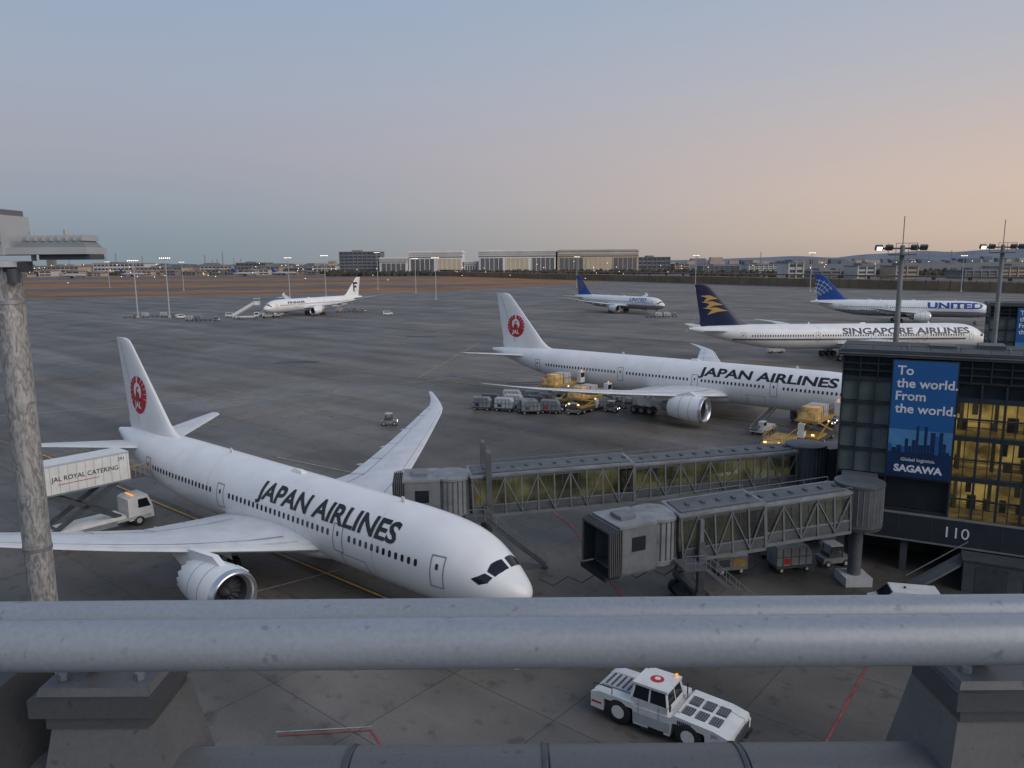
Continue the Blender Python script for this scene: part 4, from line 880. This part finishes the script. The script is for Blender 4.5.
for i in range(n):
    p=a0+d*(i/n); q=a0+d*((i+.93)/n)
    B.beam(p+Vector((0,0,3.5)),q+Vector((0,0,3.5)),.4,7,'barrier'); B.beam(q+Vector((0,0,0)),q+Vector((0,0,8)),.9,.9,'hangd')
B.beam(a0+Vector((0,0,7.6)),a1+Vector((0,0,7.6)),.6,.7,'bl2'); B.beam(a0+Vector((25,0,10)),a1+Vector((25,0,10)),8,1.2,'barrier')
for i in range(0,n,3):
    p=a0+d*(i/n)+Vector((25,0,0)); B.beam(p,p+Vector((0,0,9.5)),2,2,'bl1')
B.obj()
def hangar(x0,x1,y,h,dp,doors,col='hang',name='aircraft_hangar'):
    B=MB(name); B.b2((x0,y,0),(x1,y+dp,h*.92),col); w=x1-x0
    B.prism([(x0-2,h*.92),(x0+w*.02,h),(x1-w*.02,h),(x1+2,h*.92)],y-2,y+dp,'hang' if col=='hang' else 'bl2'); B.b2((x0,y-1,h*.72),(x1,y,h*.76),'bl1'); B.b2((x0,y-1.2,h*.82),(x1,y-.2,h*.9),'bl3')
    for i in range(doors):
        a_=x0+w*(i+.06)/doors; b_=x0+w*(i+.94)/doors; B.b2((a_,y-.8,0),(b_,y-.1,h*.66),'hangd' if i%2==0 else 'hangy')
        for j in range(5): xx=a_+(b_-a_)*j/5; B.b2((xx,y-1.1,0),(xx+1,y-.82,h*.66),col)
    B.obj()
def X(u,D): return (u-512)/758.*D
hangar(X(383,1500),X(410,1500),1490,34,60,1)
hangar(X(411,1500),X(464,1500),1500,46,90,2)
hangar(X(480,1500),X(556,1500),1500,47,90,3)
hangar(X(558,1500),X(638,1500),1505,46,90,3,'hangy')
hangar(X(465,1500),X(479,1500),1510,26,60,1)
def block(x0,x1,y,h,dp,col,fl=4,name='distant_terminal_building'):
    B=MB(name); B.b2((x0,y,0),(x1,y+dp,h),col); B.b2((x0-1,y-1,h),(x1+1,y+dp,h+1.2),'bl1'); st=h/fl
    for i in range(fl): B.b2((x0+1.5,y-.4,i*st+st*.35),(x1-1.5,y-.05,i*st+st*.8),'bwin')
    nn=max(2,int((x1-x0)/9))
    for j in range(nn+1): xx=x0+(x1-x0)*j/nn; B.b2((xx-.7,y-.9,0),(xx+.7,y-.42,h),col)
    B.b2((x0+(x1-x0)*.3,y+5,h+1.2),(x0+(x1-x0)*.5,y+dp*.7,h+4),'bl1'); B.obj()
block(X(344,1550),X(384,1550),1540,45,50,'bl1',7)
D=1800
for u0,u1,h,c in ((-60,18,16,'bl2'),(20,62,16,'bl2'),(64,98,20,'bl2'),(100,150,26,'bl3'),(152,196,16,'bl2'),(198,230,18,'bl3'),(232,262,25,'bl1'),(264,290,16,'bl2'),(292,318,12,'bl1'),(320,342,17,'bl3')):
    block(X(u0,D),X(u1,D),D+random.randint(-60,60),h,60,c,3)
D=1620
for i in range(22):
    u0=i*16-20+random.uniform(-5,5); block(X(u0,D),X(u0+random.uniform(6,14),D),D+random.randint(-40,40),random.uniform(5,12),30,random.choice(['bl2','bl3','bl1']),2,'distant_airport_shed')
D=1500
for u0,u1,h,c in ((640,672,30,'bl1'),(676,690,16,'bl2'),(700,735,12,'bl1'),(742,770,14,'bl3')): block(X(u0,D),X(u1,D),D+random.randint(-60,60),h,50,c,4)
D=950
for u0,u1,h,c in ((776,790,20,'bl3'),(812,840,9,'bl1'),(856,873,15,'bl3'),(884,905,15,'bl2'),(945,975,9,'bl1'),(990,1030,13,'bl2')): block(X(u0,D),X(u1,D),D+random.randint(-40,40),h,40,c,3)
Sk=MB('distant_skyline')
for i in range(460):
    D=random.uniform(3800,6500); u=random.uniform(-250,1300); w=random.uniform(20,80); h=random.uniform(8,30)+(random.random()<.05)*random.uniform(15,40)
    if u>640: h*=.8
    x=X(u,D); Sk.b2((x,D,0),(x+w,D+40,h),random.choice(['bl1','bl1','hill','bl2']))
for i in range(22):
    D=random.uniform(2500,4200); x=X(random.uniform(0,1024),D); Sk.beam((x,D,0),(x,D,random.uniform(40,70)),2.0,2.0,'bl1')
Sk.obj()
FL=MB('distant_lights')
for i in range(90):
    D=random.uniform(900,1900); u=random.uniform(0,640); x=X(u,D); z=random.choice([3,8,14,20,24]); s_=D*.0005; FL.box((x,D,z),(s_,s_,s_),'farlamp')
for i in range(24):
    D=random.uniform(900,1500); u=random.uniform(640,1024); x=X(u,D); s_=D*.0005; FL.box((x,D,random.choice([10,15,20])),(s_,s_,s_),'farlamp')
FL.obj()
Tr=MB('distant_tree_belt')
for i in range(1300):
    r=random.random()
    if r<.4: D=random.uniform(1380,1460); u=random.uniform(330,700)
    elif r<.65: D=random.uniform(1000,1250); u=random.uniform(690,1060)
    else: D=random.uniform(1690,1740); u=random.uniform(-50,345)
    x=X(u,D); w=random.uniform(5,13); h=random.uniform(4,10); n_=6; vs=[];
    for k_ in range(3):
        rr=(1,.9,.35)[k_]*w*.5; zz=(0,h*.55,h)[k_]
        for j in range(n_): th=j/n_*6.283+random.random()*.5; q=rr*random.uniform(.75,1.2); vs.append((x+q*math.cos(th),D+q*math.sin(th),zz*random.uniform(.85,1.1)))
    fs=[(k_*n_+j,k_*n_+(j+1)%n_,(k_+1)*n_+(j+1)%n_,(k_+1)*n_+j) for k_ in range(2) for j in range(n_)]+[tuple(range(2*n_,3*n_))]
    Tr.add(vs,fs,'treed')
Tr.obj(sharp=20)
H=MB('hills')
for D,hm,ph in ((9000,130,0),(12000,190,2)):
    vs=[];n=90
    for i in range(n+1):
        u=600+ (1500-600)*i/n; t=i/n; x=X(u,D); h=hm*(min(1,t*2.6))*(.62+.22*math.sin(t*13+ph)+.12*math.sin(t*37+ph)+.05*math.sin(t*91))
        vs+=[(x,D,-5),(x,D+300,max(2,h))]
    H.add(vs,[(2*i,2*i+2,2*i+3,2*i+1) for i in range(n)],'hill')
H.obj()
for i,(u,D) in enumerate(((92,1420),(150,1560),(262,1520),(300,1560))):
    B=MB('distant_parked_airliner'); x=X(u,D); sg=random.choice([-1,1])
    B.rev((x,D,5),(x+sg*50,D,5),[(0,.4),(3,2),(8,2.4),(38,2.4),(50,.5)],'lgrey',12); B.prism([(x+sg*42,7),(x+sg*48,15),(x+sg*51,15),(x+sg*50,7)],D-.3,D+.3,random.choice(['ublue','navy','lgrey'])); B.prism([(x+sg*18,4),(x+sg*30,4.6),(x+sg*34,4.6),(x+sg*27,4)],D-16,D+16,'grey')
    B.cyl((x+sg*17,D-7,3),(x+sg*22,D-7,3),1.4,'lgrey'); B.b2((x+sg*26,D-3,0),(x+sg*28,D+3,2.4),'dark'); B.b2((x+sg*5,D-.5,0),(x+sg*6,D+.5,2.8),'dark'); B.obj()
# ------------------------------------------------------------------ sky, light
w=bpy.data.worlds.new('World'); S.world=w; w.use_nodes=True; nt=w.node_tree;N=nt.nodes;Lk=nt.links
bg=N['Background']; tc=N.new('ShaderNodeTexCoord'); sp=N.new('ShaderNodeSeparateXYZ'); Lk.new(tc.outputs['Generated'],sp.inputs[0])
def ramp(stops):
    r=N.new('ShaderNodeValToRGB'); cr=r.color_ramp; cr.interpolation='LINEAR'
    while len(cr.elements)<len(stops): cr.elements.new(.5)
    for e,(p,c) in zip(cr.elements,stops): e.position=p; e.color=(*s2l(c),1)
    Lk.new(sp.outputs['Z'],r.inputs[0]); return r
left=ramp([(0,(130,143,153)),(.025,(134,148,159)),(.07,(149,159,171)),(.13,(162,165,178)),(.20,(161,170,187)),(.30,(152,170,193)),(1,(112,138,175))])
right=ramp([(0,(196,173,158)),(.03,(211,187,167)),(.08,(214,191,176)),(.14,(203,188,181)),(.21,(187,185,190)),(.30,(171,180,196)),(1,(125,144,176))])
at=N.new('ShaderNodeMapRange'); at.interpolation_type='SMOOTHSTEP'; at.inputs[1].default_value=-.50; at.inputs[2].default_value=.82; Lk.new(sp.outputs['X'],at.inputs[0])
mx=N.new('ShaderNodeMix'); mx.data_type='RGBA'; Lk.new(at.outputs[0],mx.inputs[0]); Lk.new(left.outputs[0],mx.inputs[6]); Lk.new(right.outputs[0],mx.inputs[7])
Lk.new(mx.outputs[2],bg.inputs['Color']); bg.inputs['Strength'].default_value=1.0
sl=bpy.data.lights.new('dusk_glow','SUN'); sl.energy=1.7; sl.angle=R_(55); sl.color=(1,.92,.83); so=bpy.data.objects.new('dusk_glow',sl); S.collection.objects.link(so)
dv=Vector((-.62,.50,-.58)); so.rotation_euler=dv.to_track_quat('-Z','Y').to_euler()
# ------------------------------------------------------------------ camera
cam=bpy.data.cameras.new('camera'); co=bpy.data.objects.new('camera',cam); S.collection.objects.link(co); S.camera=co
f,pi_,ro,Hc=758.55,.1602,-.0076,24.4191
cam.sensor_width=36; cam.lens=f/1024*36; cam.clip_start=.05; cam.clip_end=40000
F=Vector((0,math.cos(pi_),-math.sin(pi_)));U=Vector((0,math.sin(pi_),math.cos(pi_)));Rv=Vector((1,0,0)); c,s=math.cos(ro),math.sin(ro)
r2=c*Rv+s*U; u2=c*U-s*Rv
co.matrix_world=Matrix(((r2.x,u2.x,-F.x,0),(r2.y,u2.y,-F.y,0),(r2.z,u2.z,-F.z,Hc),(0,0,0,1)))
S.view_settings.view_transform='Standard'; S.view_settings.look='None'; S.view_settings.exposure=0
